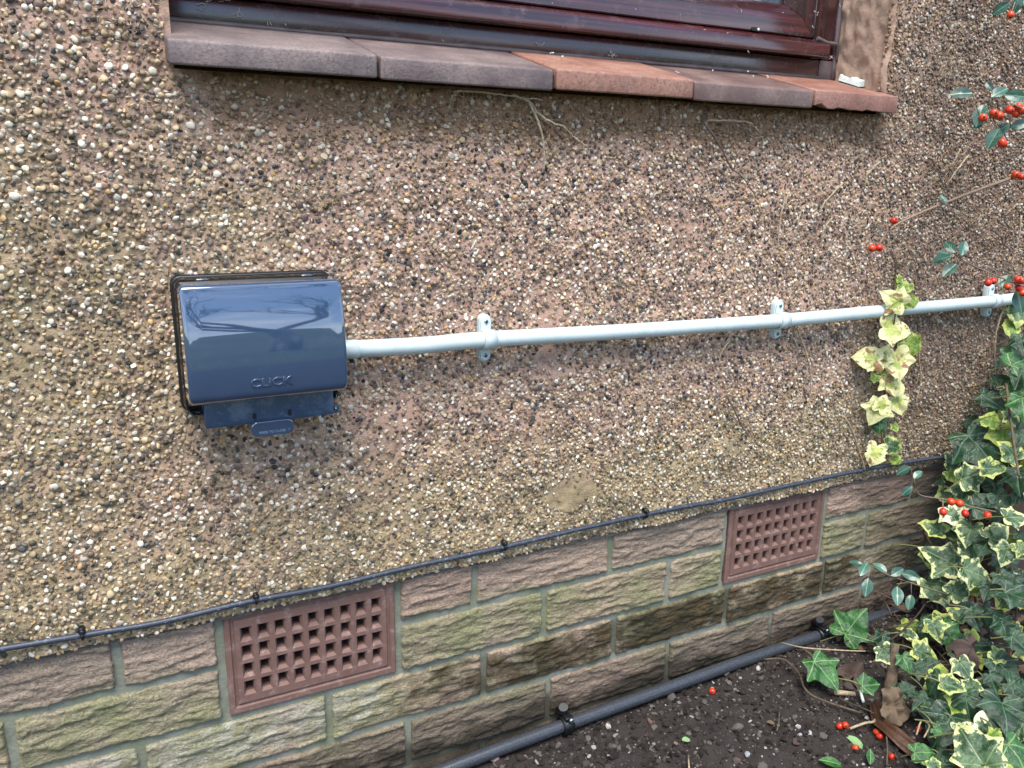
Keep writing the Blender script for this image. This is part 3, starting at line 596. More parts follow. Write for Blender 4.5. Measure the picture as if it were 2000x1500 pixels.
for y in (-.047, -.043):
    for rr in (.0050, .0026):
        V += [(q.x-.001+rr*math.cos(2*math.pi*k/n), y, q.z+rr*math.sin(2*math.pi*k/n)*1.15) for k in range(n)]
F = []
for k in range(n):
    k2 = (k+1) % n; F += [(k, k2, n+k2, n+k), (2*n+k, 3*n+k, 3*n+k2, 2*n+k2), (k, 2*n+k, 2*n+k2, k2), (n+k, n+k2, 3*n+k2, 3*n+k)]
b.add(V, F); b.build('padlock_ear', M_apron, sock, SP)
# ------------------------------------------------------------------ white conduit
def pvcw(): 
    m = NM('white_conduit'); p = m.tex(); m.set(Base_Color=m.mix(m.step(m.noise(14, 5, .7, p), .4, .75), srgb(194, 207, 206), srgb(180, 194, 194)), Roughness=.36, Specular_IOR_Level=.5); return m.m
M_white = pvcw(); M_screw = simple('screw_steel', srgb(150, 155, 158), .3, .2, 200, Metallic=.9)
PY = -.0285; RP = .0103
PP = [at(688, 682, PY), at(830, 674, PY), at(952, 663, PY), at(1240, 646, PY), at(1526, 626, PY), at(1730, 607, PY), at(1940, 588, PY), at(1974, 584, PY)]
cpipe = thing('conduit_pipe', 'white plastic conduit pipe running right from the socket along the wall', 'pipe', PP[0])
sp2 = smooth_path(PP, 8); MB().tube(sp2, RP, 24).build('pipe', M_white, cpipe, PP[0])
d = (PP[1]-PP[0]).normalized(); MB().tube([PP[0]-d*.028, PP[0]-d*.001, PP[0]+d*.0055, PP[0]+d*.006], [.0112, .0112, .0112, .0107], 24).build('end_adaptor', M_white, cpipe, PP[0])
d = (PP[-1]-PP[-2]).normalized(); MB().tube([PP[-1]-d*.012, PP[-1]+d*.12, PP[-1]+d*.4], [.0103, .0103, .0103], 20).build('pipe_end', M_white, cpipe, PP[0])
def saddle(P, slope, label):
    t = thing('conduit_clip', label, 'pipe clip', P, 'white saddle clips holding the conduit'); t.rotation_euler = (0, -slope, 0)
    def stad(h, w, y0, y1, n=8):
        o = []
        for s_ in (0, 180):
            for k in range(n+1): a = rad(s_+180*k/n); o.append((w*math.cos(a), (h-w if s_ == 0 else -(h-w))+w*math.sin(a)))
        return [[(x, y, z) for x, z in o] for y in (y0, y1)]
    loft(stad(.0305, .0078, .0185, .0085), True, True, False).build('spacer_base', M_white, t, bevel=.0008)
    loft(stad(.0285, .0070, .0086, .0058), True, True, False).build('saddle_plate', M_white, t, bevel=.0008)
    b = MB(); n = 20; V = []; F = []
    for x in (-.0085, .0085):
        for rr in (.0104, .0124):
            V += [(x, -rr*math.sin(rad(-38+256*k/n)) , rr*math.cos(rad(-38+256*k/n))) for k in range(n+1)]
    m_ = n+1
    for k in range(n): F += [(m_+k, m_+k+1, 3*m_+k+1, 3*m_+k), (k, k+1, m_+k+1, m_+k), (2*m_+k, 3*m_+k, 3*m_+k+1, 2*m_+k+1), (k, 2*m_+k, 2*m_+k+1, k+1)]
    b.add(V, F, True); b.build('strap', M_white, t)
    for zz in (.0215, -.0215):
        h = MB(); h.tube([(0, .0062, zz), (0, .0050, zz), (0, .0046, zz)], [.0029, .0027, .0015], 12); s_ = h.build('screw', M_screw, t)
        x = MB().box((-.0022, .0043, zz-.0004), (.0022, .00455, zz+.0004)).box((-.0004, .0042, zz-.0022), (.0004, .00452, zz+.0022)); x.build('screw_cross', simple('screw_recess', srgb(50, 52, 54), .5), s_)
for (u, v, y, sl_, lb) in [(953, 663, PY, -.012, 'white saddle clip on the conduit nearest the socket'), (1527, 626, PY, .0, 'white saddle clip in the middle of the conduit'), (1941, 588, PY, .03, 'white saddle clip by the red berries at the right end of the conduit')]:
    saddle(at(u, v, y), sl_, lb)
# ------------------------------------------------------------------ black cable with clips
def blk(name, base, dust, lo, hi_, sc, rough=.45):
    m = NM(name); p = m.pos(); n = m.noise(sc, 5, .7, p); du = m.step(n, lo, hi_); m.set(Base_Color=m.mix(du, base, dust), Roughness=m.math('MULTIPLY_ADD', du, .35, rough), Specular_IOR_Level=.5); return m.m
M_cable = blk('painted_cable', srgb(50, 57, 70), srgb(150, 156, 162), .54, .80, 260); M_black = simple('black_plastic', srgb(18, 19, 21), .35, .25, 120)
CY = -.0145
CPX = [(-60, 1279), (0, 1268), (60, 1258), (160, 1241), (300, 1218), (420, 1190), (500, 1172), (640, 1146), (800, 1108), (985, 1068), (1120, 1036), (1260, 1005), (1345, 988), (1420, 975), (1600, 935), (1700, 915), (1800, 898), (1900, 884), (1990, 866)]
cp = smooth_path([at(u, v, CY) for u, v in CPX], 5)
setp(MB().tube(cp, .0034, 12).build('cable', M_cable), 'black cable flecked with pale paint along the bottom edge of the pebbledash', 'cable')
for (u, v, lb) in [(161, 1241, 'leftmost small black cable clip, near the left edge'), (500, 1172, 'small black cable clip above the larger air brick'), (985, 1068, 'small black cable clip above the bricks between the two air bricks, left one'), (1261, 1005, 'small black cable clip left of the further air brick')]:
    P = at(u, v, CY); t = thing('cable_clip', lb, 'cable clip', P, 'clips along the cable'); t.scale = (1.15, 1.1, 1.12)
    b = MB(); arc = [(0, -.0040*math.cos(rad(a)), .0040*math.sin(rad(a))) for a in range(-100, 125, 15)]
    b.tube([(0, .004, -.004)]+arc+[(0, .004, .005)], .0014, 6)
    b.tube([(0, .006, .0052), (0, -.0035, .0056)], .0032, 10); b.build('clip_hook', M_black, t)
    MB().tube([(0, -.0034, .0056), (0, -.0046, .0056), (0, -.0050, .0056)], [.0021, .0021, .0014], 10).build('nail_head', simple('nail', srgb(70, 74, 80), .35, .2, 90, Metallic=.7), t)
# ------------------------------------------------------------------ ground
def soil_h(x, y):
    x = np.asarray(x, float); y = np.asarray(y, float)
    base = -.3205+.0335*np.clip(x/.8, -.4, 1.3)+.016*np.clip((-.03-y)/.14, 0, 1)
    near = np.exp(-((np.hypot(x-.5, y+.3))/1.6)**2)
    return base+near*(.008*fbm(x*9, y*9, 0, 3, 81)*np.clip((-.02-y)/.08, .25, 1)+.0075*fbm(x*42, y*42, 0, 4, 82)*np.clip((-.02-y)/.05, .3, 1)+.0020*np.abs(fbm(x*170, y*170, 0, 2, 83)))
def axis(fine0, fine1, st, far0, far1):
    a = list(np.arange(fine0, fine1, st)); s = st; q = fine0
    L = []; 
    while q > far0: s *= 1.22; q -= s; L.append(q)
    s = st; q = a[-1]; Rr = []
    while q < far1: s *= 1.22; q += s; Rr.append(q)
    return np.array(L[::-1]+a+Rr)
ax, ay = axis(-.05, 1.3, .0052, -900, 900), axis(-.60, .004, .0052, -900, .06)
GX, GY = np.meshgrid(ax, ay); GZ = soil_h(GX, GY)
dist = np.hypot(GX, GY+30); hill = np.clip((-GY-14)/40, 0, 1)**.8*(5.0+4.5*fbm(GX*.09, GY*.05, 0, 3, 88)); GZ = GZ+np.where(GY < -14, hill, 0)
def soil_mat():
    m = NM('damp_soil'); p = m.pos(); n = m.noise(30, 6, .7, p); f = m.noise(260, 4, .7, p)
    c = m.mix(n, srgb(28, 25, 23), srgb(64, 58, 54)); c = m.mix(m.math('MULTIPLY', m.step(f, .5, .7), .5), c, srgb(30, 24, 21)); c = m.mix(m.math('MULTIPLY', m.step(m.noise(520, 2, .5, p), .68, .74), .7), c, srgb(150, 140, 128))
    x, y, z = m.sep(p); lawn = m.step(y, -2.5, -3.2); c = m.mix(lawn, c, m.mix(m.noise(3, 5, .6, p), srgb(52, 66, 34), srgb(84, 92, 52)))
    m.set(Base_Color=c, Roughness=.9, Specular_IOR_Level=.25); m.bump(f, .8, .003); return m.m
M_soil = soil_mat(); setp(link('soil', grid_mesh('soil', GX, GY, GZ), M_soil), kind='structure')
def on_soil(u, v, lift=0):
    P = at_plane(u, v, Vector((0, 0, -.29)), Vector((0, 0, 1)))
    for _ in range(5): P = at_plane(u, v, Vector((0, 0, float(soil_h(P.x, P.y))+lift)), Vector((0, 0, 1)))
    return P
# crumbs of earth and grit
def clods(n, rlo, rhi, pal, name, seed, region):
    g = np.random.default_rng(seed); x = g.uniform(region[0], region[1], n); y = -np.abs(g.uniform(0, 1, n))*(region[3]-region[2])+region[3]
    r = rlo+(rhi-rlo)*g.beta(1, 4.5, n); z = soil_h(x, y)+r*.25; V, F, Cc = [], [], []; nv = 0; L = [proto(1, 300+i, None) for i in range(10)]; col = np.array([srgb(*c) for c in pal])[g.integers(0, len(pal), n)]*g.uniform(.75, 1.2, (n, 1)); a = g.uniform(0, 6.28, n); w = g.integers(0, 10, n)
    for j in range(10):
        q = np.where(w == j)[0]; pv, pf = L[j]; c, s = np.cos(a[q])[:, None], np.sin(a[q])[:, None]; rr = r[q][:, None]
        V.append(np.stack([(pv[None, :, 0]*c-pv[None, :, 2]*s)*rr+x[q][:, None], (pv[None, :, 0]*s+pv[None, :, 2]*c)*rr+y[q][:, None], pv[None, :, 1]*rr*1.1+z[q][:, None]], -1).reshape(-1, 3))
        F.append((pf[None]+(np.arange(len(q))*len(pv))[:, None, None]).reshape(-1, 3)+nv); nv += len(pv)*len(q); Cc.append(np.repeat(col[q], len(pv), 0))
    Cc = np.concatenate(Cc); Cc[:, 3] = 1
    return np_mesh(name, np.concatenate(V), np.concatenate(F), False, np.clip(Cc, 0, 1))
def crumb_mat():
    m = NM('soil_crumbs'); p = m.pos(); c = m.mix(m.math('MULTIPLY', m.noise(500, 3, .6, p), .5), m.attr('Col'), srgb(40, 33, 28)); m.set(Base_Color=c, Roughness=.88, Specular_IOR_Level=.25); m.bump(m.noise(700, 3, .7, p), .5, .001); return m.m
M_crumb = crumb_mat()
setp(link('soil_crumbs', clods(10500, .0013, .0120, [(38, 33, 30), (54, 47, 43), (74, 67, 62), (46, 40, 37), (100, 94, 89), (32, 28, 26)], 'soil_crumbs', 5, (-.02, 1.2, -.6, -.004)), M_crumb), 'crumbs and small clods of dark damp soil below the bricks', 'soil crumbs', kind='stuff')
setp(link('grit', clods(2400, .0012, .0070, [(120, 114, 108), (150, 145, 138), (98, 92, 88), (118, 102, 92), (176, 172, 166)], 'grit', 6, (0, 1.1, -.6, -.03)), M_crumb), 'pale grit and tiny stones sprinkled over the dark soil', 'grit', kind='stuff')
# stones that can be picked out
STN = [(1440, 1428, 26, (108, 100, 94), 'round grey stone, the largest lying on the soil'), (1188, 1422, 13, (206, 196, 186), 'pale pinkish stone beside the lower black pipe clip'), (1203, 1440, 14, (150, 146, 146), 'light grey stone just below the pale one by the black pipe'),
       (1270, 1412, 13, (126, 92, 78), 'small reddish brown stone below the black pipe'), (1460, 1476, 15, (178, 182, 186), 'pale grey flat stone below the round grey stone'), (1440, 1490, 16, (104, 88, 78), 'brown flat stone near the bottom edge of the soil'), (1480, 1308, 11, (208, 202, 196), 'white stone chip beside the black pipe'),
       (1562, 1436, 9, (200, 204, 210), 'tiny white angular chip right of the round grey stone'), (1393, 1334, 7, (196, 190, 182), 'small cream pebble next to the lone berry by the pipe'), (1660, 1460, 15, (70, 60, 54), 'dark brown flat stone at the bottom near the fallen leaf'), (1320, 1455, 10, (150, 130, 120), 'pinkish grey stone on the soil near the bottom edge'), (968, 1488, 17, (150, 126, 116), 'pinkish stone at the bottom edge beside the black pipe'),
       (1048, 1492, 12, (176, 170, 160), 'small pale stone at the bottom edge near the black pipe'), (1150, 1480, 9, (186, 182, 174), 'small white stone below the black pipe'), (1655, 1345, 22, (74, 62, 58), 'dark brown slab of stone under the ivy leaf'), (1400, 1398, 9, (120, 112, 104), 'grey pebble above the round grey stone')]
M_stone = NM('stone'); p_ = M_stone.tex(); M_stone.set(Base_Color=M_stone.mix(M_stone.noise(1.6, 5, .7, p_), M_stone.objcol(), M_stone.mix(.5, M_stone.objcol(), srgb(70, 62, 56))), Roughness=.8); M_stone.bump(M_stone.noise(5, 5, .7, p_), .5, .15)
for i, (u, v, s, c, lb) in enumerate(STN):
    P = on_soil(u, v); k = px(P)[2]/FPX*s*.55; V_, F_ = proto(3, 500+i, None); V_ = V_+.06*np.stack([vn(V_[:, 0]*4, V_[:, 1]*4, V_[:, 2]*4+j*9, i) for j in range(3)], 1); me = np_mesh('stone', V_, F_, True); o = link('stone', me, M_stone.m, None, P+Vector((0, 0, k*.5)))
    o.scale = (k, k*1.15, k*.9); o.rotation_euler = (rad(90), 0, i*1.7); o.color = srgb(*c); setp(o, lb, 'stone', 'stones lying on the soil')
# ------------------------------------------------------------------ lower black pipe
M_bpipe = blk('dusty_black_pipe', srgb(26, 29, 34), srgb(120, 126, 134), .34, 1.0, 1200, .24)
BP = [at(700, 1572, -.024), at(880, 1499, -.024), at(1100, 1417, -.024), at(1300, 1345, -.024), at(1450, 1291, -.024), at(1602, 1240, -.024), at(1680, 1214, -.022), at(1800, 1178, -.02)]
bpipe = MB().tube(smooth_path(BP, 8), .0098, 20).build('black_pipe', M_bpipe); setp(bpipe, 'dusty black pipe lying along the foot of the brick plinth', 'pipe')
for (u, v, lb) in [(1105, 1415, 'black pipe clip near the middle of the lower black pipe'), (1602, 1240, 'black pipe clip on the lower pipe beside the ivy')]:
    P = at(u, v, -.024); t = thing('pipe_clip', lb, 'pipe clip', P, 'clips on the lower black pipe'); t.scale = (1.3, 1.15, 1.15)
    b = MB(); n = 18; V = []; F = []
    for x in (-.0065, .0065):
        for rr in (.0101, .0128): V += [(x, -rr*math.sin(2*math.pi*k/n), rr*math.cos(2*math.pi*k/n)) for k in range(n)]
    for k in range(n): k2 = (k+1) % n; F += [(n+k, n+k2, 3*n+k2, 3*n+k), (k, k2, n+k2, n+k), (2*n+k, 3*n+k, 3*n+k2, 2*n+k2), (k, 2*n+k, 2*n+k2, k2)]
    b.add(V, F, True); b.build('ring', M_black, t)
    MB().box((-.005, -.010, .0105), (.005, .012, .0165)).build('clamp_lug', M_black, t, bevel=.0012)
    b = MB(); b.tube([(-.001, .012, .013), (-.002, .004, .020), (-.004, .0, .028)], [.0065, .0062, .0058], 10); b.build('wall_plug', M_black, t)
    MB().tube([(.002, -.0085, .0125), (.002, -.0120, .0125), (.002, -.0128, .0125)], [.0033, .0033, .002], 12).build('screw', M_screw, t)
# ------------------------------------------------------------------ leaves
def ivy_outline(side=1., basal=1., tipw=1., L=1.):
    h = [(0, -.03), (.07, -.13), (.20, -.21*basal), (.36, -.20*basal), (.43*basal, -.10), (.435, .01), (.43, .08), (.48, .15), (.56*side, .25), (.62*side, .345), (.52*side, .405), (.44, .44), (.375*tipw, .51), (.32*tipw, .61), (.22*tipw, .76), (.08, .90), (0, L)]
    r_ = smooth_path([Vector((a, c, 0)) for a, c in h], 2); return [(p.x, p.y) for p in r_]
VD = [(0, 1), (.62, .33), (-.62, .33), (.42, -.14), (-.42, -.14)]
def leaf_mesh(name, half, rings=5, cen=(0, .2), fold=.16, droop=.25, wave=.07, seed=0, narrow=1.):
    rt = half; lf = [(-x, y) for x, y in half[1:-1]][::-1]; rr = random.Random(seed); o = []
    sk = rr.uniform(.9, 1.1)
    for (x, y) in rt: o.append((x*sk*narrow, y))
    for (x, y) in lf: o.append((x*(2-sk)*narrow, y))
    n = len(o); V = [(cen[0], cen[1])]; A = [0.]
    for k in range(1, rings+1):
        f = k/rings
        for (x, y) in o: V.append((cen[0]+(x-cen[0])*f, cen[1]+(y-cen[1])*f)); A.append(f)
    V = np.array(V); z = fold*np.abs(V[:, 0])-droop*(V[:, 1]-.1)**2*np.sign(V[:, 1]-.1)*.6-.22*V[:, 0]**2*rr.uniform(.3, 1.4)+wave*fbm(V[:, 0]*4+seed, V[:, 1]*4, 0, 2, seed)
    F = [(0, 1+k, 1+(k+1) % n) for k in range(n)]
    for i in range(rings-1):
        for k in range(n): k2 = (k+1) % n; F.append((1+i*n+k, 1+(i+1)*n+k, 1+(i+1)*n+k2, 1+i*n+k2))
    me = bpy.data.meshes.new(name); me.from_pydata([(x, y, zz) for (x, y), zz in zip(V, z)], [], F); me.polygons.foreach_set('use_smooth', [True]*len(F))
    a = me.attributes.new('margin', 'FLOAT', 'POINT'); a.data.foreach_set('value', np.array(A, np.float32)); u = me.attributes.new('leafco', 'FLOAT_VECTOR', 'POINT'); u.data.foreach_set('vector', np.array([(x, y, 0) for x, y in V], np.float32).ravel())
    me.update(); return me
def ivy_mat(name, g0, g1, mc, mth, mn=.55, vein=(150, 172, 120), vs_=.6, brown=0):
    m = NM('ivy_'+name); co = m.attr('leafco', 'Vector'); mg = m.attr('margin', 'Fac'); rn = m.objrnd()
    cw = m.t.nodes.new('ShaderNodeCombineXYZ'); m.put(cw.inputs[2], m.math('MULTIPLY', rn, 40)); v3 = m.vadd(co, cw.outputs[0])
    n1 = m.noise(2.6, 4, .6, v3); n2 = m.noise(5, 5, .65, v3)
    c = m.mix(m.step(n1, .42, .6), srgb(*g0), srgb(*g1)); c = m.mix(m.math('MULTIPLY', rn, .35), c, m.mix(.5, c, srgb(26, 44, 26)))
    # veins
    x, y, z = m.sep(co); best = None
    for dx, dy in VD:
        l = math.hypot(dx, dy); dx, dy = dx/l, dy/l
        cr = m.math('ABSOLUTE', m.math('SUBTRACT', m.math('MULTIPLY', x, dy), m.math('MULTIPLY', y, dx))); al = m.math('ADD', m.math('MULTIPLY', x, dx), m.math('MULTIPLY', y, dy))
        d_ = m.math('ADD', cr, m.math('MULTIPLY', m.math('LESS_THAN', al, 0.), 1.)); best = d_ if best is None else m.math('MINIMUM', best, d_)
    ve = m.step(best, .022, .008); fv = m.step(m.voro(6.5, v3, 'DISTANCE_TO_EDGE'), .035, .0)
    c = m.mix(m.math('MULTIPLY', m.math('MAXIMUM', ve, m.math('MULTIPLY', fv, .5)), vs_), c, srgb(*vein))
    if mc:
        k = m.math('ADD', mg, m.math('MULTIPLY', m.math('SUBTRACT', n2, .5), mn)); mk_ = m.step(k, mth, mth+.09); c = m.mix(mk_, c, m.mix(n1, srgb(*mc), tuple(min(1, q*1.1) for q in srgb(*mc)[:3])+(1,)))
    if brown: c = m.mix(m.step(m.math('ADD', n1, m.math('MULTIPLY', rn, .12)), .62, .68), c, srgb(150, 110, 76))
    m.set(Base_Color=c, Roughness=.32, Specular_IOR_Level=.5); m.bump(m.math('SUBTRACT', n2, m.math('MULTIPLY', m.math('MAXIMUM', ve, m.math('MULTIPLY', fv, .5)), .5)), .25, .06)
    tr = m.t.nodes.new('ShaderNodeBsdfTranslucent'); m.put(tr.inputs[0], m.mix(.4, c, srgb(150, 190, 60))); ms = m.t.nodes.new('ShaderNodeMixShader'); ms.inputs[0].default_value = .16
    m.t.links.new(m.b.outputs[0], ms.inputs[1]); m.t.links.new(tr.outputs[0], ms.inputs[2]); m.t.links.new(ms.outputs[0], m.o.inputs[0]); return m.m
IM = {'dark': ivy_mat('dark', (20, 46, 25), (36, 70, 40), None, 0, vein=(104, 136, 110), vs_=.5), 'var': ivy_mat('variegated', (36, 68, 40), (86, 112, 78), (198, 202, 142), .82, 1.9, vs_=.45), 'cream': ivy_mat('cream', (58, 92, 62), (116, 138, 108), (222, 224, 182), .48, 2.4, vs_=.4),
      'lime': ivy_mat('lime', (96, 130, 44), (138, 162, 62), (164, 176, 84), .7, 2.2, (180, 192, 110), .45), 'ylw': ivy_mat('yellowing', (168, 180, 88), (198, 200, 112), (220, 216, 156), .5, 1.4, (208, 212, 150), .4, 1), 'green': ivy_mat('green', (32, 78, 34), (52, 104, 46), None, 0, vein=(140, 176, 110)),
      'vlime': ivy_mat('variegated_lime', (44, 78, 48), (88, 114, 78), (178, 186, 104), .72, 2.2, vs_=.45)}
IVM = [leaf_mesh('leaf', ivy_outline(*a), seed=i, fold=f, droop=d) for i, (a, f, d) in enumerate([((1, 1, 1), .14, .25), ((1.08, .9, .9), .2, .35), ((.85, 1.05, 1.15), .1, .2), ((.95, .8, 1.), .24, .45), ((.75, 1.1, 1.3), .12, .5), ((1.1, 1.1, .95), -.1, .3)])]
IVK = {}
def ivy_data(i, k):
    if (i, k) not in IVK: me = IVM[i].copy(); me.materials.clear(); me.materials.append(IM[k]); IVK[(i, k)] = me
    return IVK[(i, k)]
small_half = [(p.x, p.y) for p in smooth_path([Vector(q) for q in ((0, 0, 0), (.12, .08, 0), (.25, .28, 0), (.29, .5, 0), (.22, .75, 0), (.1, .93, 0), (0, 1, 0))], 2)]
SM = [leaf_mesh('leaf', small_half, 3, (0, .5), .25, .3, .02, 30+i) for i in range(3)]
def cleaf(): 
    m = NM('cotoneaster_leaf'); co = m.attr('leafco', 'Vector'); x, y, z = m.sep(co); ve = m.step(m.math('ABSOLUTE', x), .03, .008); rn = m.objrnd(); c = m.mix(rn, srgb(30, 66, 52), srgb(66, 104, 88)); c = m.mix(m.math('MULTIPLY', ve, .5), c, srgb(130, 156, 120)); m.set(Base_Color=c, Roughness=.3); return m.m
M_cl = cleaf()
for q in SM: q.materials.append(M_cl)
toC = lambda P: (CAM-Vector(P)).normalized()
CR, CU = Vector(RR[0]), -Vector(RR[1])
def orient(P, ang, nrm):    # ang: direction of the tip in the photograph, degrees clockwise from straight up
    tip = CR*math.sin(rad(ang))+CU*math.cos(rad(ang)); n = nrm.normalized(); tip = (tip-n*tip.dot(n)).normalized(); xx = tip.cross(n).normalized()
    return Matrix((xx, tip, n)).transposed()
def put_leaf(parent, PP_, me, P, size, ang, nrm, name='leaf'):
    M_ = orient(P, ang, nrm); o = bpy.data.objects.new(name, me); C.objects.link(o); o.parent = parent
    c = M_ @ Vector((0, .3*size, 0)); o.matrix_local = Matrix.Translation(Vector(P)-c-Vector(PP_)) @ M_.to_4x4() @ Matrix.Diagonal((size, size, size, 1)); return Vector(P)-c
# ------------------------------------------------------------------ the ivy bank
IP0, IPa, IPb = Vector((1.17, -.05, .22)), Vector((.84, -.37, -.27)), Vector((.97, -.06, -.26)); IPN = (IPa-IP0).cross(IPb-IP0).normalized()
if IPN.dot(toC(IP0)) < 0: IPN = -IPN
BASE = Vector((1.12, -.12, -.28)); ivy = thing('ivy', 'bank of green and cream variegated ivy growing up the wall on the right', 'ivy', BASE)
M_stem = simple('ivy_stem', srgb(88, 74, 58), .85, .35, 120, .9, 160); M_stem2 = simple('dark_stem', srgb(52, 38, 32), .75, .3, 300, .5, 400)
IV = [(1894,1039,62,190,'var',0),(1843,1092,86,-50,'var',1),(1902,1118,74,120,'var',0),(1899,1076,60,175,'var',2),(1826,1032,58,-40,'vlime',0),(1945,1043,52,60,'var',4),(1966,1078,56,200,'var',1),(1828,1152,74,165,'var',0),(1870,1152,56,60,'var',2),(1985,1163,80,150,'dark',0),(1940,1207,50,190,'dark',3),(1900,1203,56,160,'dark',1),(1960,1222,56,180,'dark',0),
(1830,1222,66,-70,'vlime',0),(1852,1238,66,140,'green',3),(1725,1250,44,185,'dark',0),(1733,1277,50,150,'var',0),(1663,1222,84,40,'green',5),(1605,1308,84,160,'green',1),(1695,1338,50,80,'green',3),(1768,1292,42,170,'green',0),(1802,1275,58,120,'vlime',1),(1872,1268,62,-30,'cream',2),(1882,1303,52,160,'var',0),(1836,1313,38,0,'lime',2),(1935,1272,66,200,'dark',2),(1962,1306,72,150,'dark',0),(1990,1345,66,130,'dark',4),
(1828,1362,78,-20,'vlime',0),(1872,1372,64,200,'lime',3),(1888,1372,66,170,'dark',1),(1846,1418,96,210,'dark',0),(1962,1388,94,190,'dark',0),(1922,1438,96,150,'cream',1),(1905,1468,112,-30,'var',0),(1985,1478,100,170,'green',2),(1935,1335,58,160,'dark',3),(1855,1338,54,120,'vlime',3),(1900,1340,46,20,'var',3),
(1895,722,98,130,'dark',3),(1880,768,112,185,'dark',4),(1912,872,122,150,'dark',1),(1848,832,44,200,'lime',0),(1872,812,46,30,'lime',1),(1932,780,62,140,'dark',3),(1982,762,50,120,'green',2),(1958,850,62,170,'lime',0),(1988,708,72,60,'green',4),(1902,822,46,110,'dark',2),(1935,822,44,20,'lime',3),(1842,885,52,110,'dark',3),(1860,902,46,190,'var',4),(1826,928,56,-60,'var',0),(1862,928,38,150,'lime',2),(1895,930,66,70,'var',0),(1935,915,54,100,'vlime',3),(1975,885,58,-40,'vlime',0),(1988,935,62,170,'dark',1),(1955,978,52,150,'dark',0),(1880,962,56,190,'var',1),(1915,985,60,60,'dark',2),(1848,965,44,-20,'vlime',3),(1812,958,40,200,'dark',2),(1980,1010,56,100,'var',0),(1860,1005,60,150,'cream',1),(1925,1065,54,210,'dark',2),(1960,1130,46,160,'dark',0),(1815,1085,46,180,'vlime',3),(1870,1200,44,-30,'vlime',2),
(1775,1240,40,140,'var',3),(1790,1305,44,180,'dark',0),(1815,1300,46,60,'dark',2),(1765,1350,44,70,'dark',4),(1950,1425,60,60,'dark',2),(1885,1430,54,110,'var',4),(1995,1420,62,200,'var',1),(1990,1255,60,150,'dark',3),(1930,1150,50,200,'dark',1),(1885,1255,46,100,'dark',4),(1990,612,56,190,'vlime',0),(1978,640,44,200,'lime',2),(1996,668,56,170,'dark',1),(1975,690,46,150,'green',0),(1955,742,46,120,'dark',2),(1992,735,52,200,'dark',3),(1998,790,60,180,'green',0),(1975,815,46,160,'vlime',1),(1999,850,54,140,'dark',0)]
leaves = []; R3 = random.Random(11)
def ivy_leaf(u, v, s, ang, k, mi, push=0, jit=.25):
    P = at_plane(u, v, IP0+IPN*push, IPN)
    if u < 1790 and v > 1180: P = on_soil(u, v, .02+.02*R3.random())
    gz = float(soil_h(P.x, P.y))
    if P.z < gz+.025: P = on_soil(u, v, .025+.045*R3.random()+max(0, push))
    sz = px(P)[2]/FPX*s*.80; n = toC(P)*.75+Vector((0, -.15, .55))+Vector([R3.uniform(-1, 1)*jit for _ in range(3)])
    A = put_leaf(ivy, BASE, ivy_data(mi, k), P, sz, ang, n); leaves.append((A, P))
for i, (u, v, s, ang, k, mi) in enumerate(IV): ivy_leaf(u, v, s, ang, k, mi, R3.uniform(-.01, .022), .38)
def in_bank(u, v):
    lim = 1855 if v < 800 else 1830 if v < 900 else 1800 if v < 1200 else 1760 if v < 1330 else 1800+(v-1330)*.25
    return u > lim-28+R3.uniform(-15, 25)
n = 0
while n < 200:
    u, v = R3.uniform(1770, 2150), R3.uniform(690, 1540)
    if not in_bank(u, v): continue
    ivy_leaf(u, v, R3.uniform(28, 56), R3.uniform(90, 260), R3.choice(['dark', 'dark', 'dark', 'vlime', 'green', 'dark', 'lime']), R3.randrange(6), R3.uniform(-.085, -.012), .5); n += 1
# stalks and runners
b = MB()
for A, P in leaves:
    root = A+(A-P)*.6+Vector((R3.uniform(-.02, .02), R3.uniform(.005, .05), -R3.uniform(.0, .04))); root.z = max(root.z, float(soil_h(root.x, root.y))+.003); mid = A.lerp(root, .5)+Vector((0, -.004, .004))
    b.tube(smooth_path([A, mid, root], 3), [.0011]*7, 5, False)
setp(b.build('leaf_stalks', simple('stalk', srgb(112, 116, 70), .6), ivy, BASE), kind='stuff')
for pts in ([(1990, 1470, -.03), (1930, 1300, -.04), (1900, 1130, -.04), (1890, 960, -.035), (1900, 800, -.03), (1960, 680, -.03)], [(1850, 1470, -.03), (1840, 1300, -.04), (1830, 1150, -.045), (1860, 1000, -.04)], [(1960, 1400, -.05), (1985, 1200, -.05), (1960, 1000, -.05), (1985, 850, -.04), (1998, 700, -.03)], [(1800, 1180, -.02), (1830, 1100, -.02), (1800, 1010, -.03), (1850, 930, -.02)], [(1990, 930, .02), (1975, 830, .02), (1965, 750, .015)], [(1900, 1050, -.02), (1935, 1000, -.02), (1990, 940, -.02)], [(1700, 1265, .0), (1790, 1330, -.01), (1850, 1390, -.02)]):
    MB().tube(smooth_path([at_plane(u, v, IP0+IPN*d, IPN) if not (u < 1790 and v > 1180) else on_soil(u, v, .015) for u, v, d in pts], 6), .0022, 7).build('runner', R3.choice([M_stem, M_stem2]), ivy, BASE)
T = on_soil(1732, 1385); T2 = at(1748, 1258, T.y+.03)
MB().tube(smooth_path([T+Vector((0, 0, -.02)), T.lerp(T2, .5)+Vector((.002, 0, 0)), T2], 6), [.0110-.0004*i+.0007*math.sin(i*1.7) for i in range(13)], 10).build('woody_stem', M_stem, ivy, BASE)
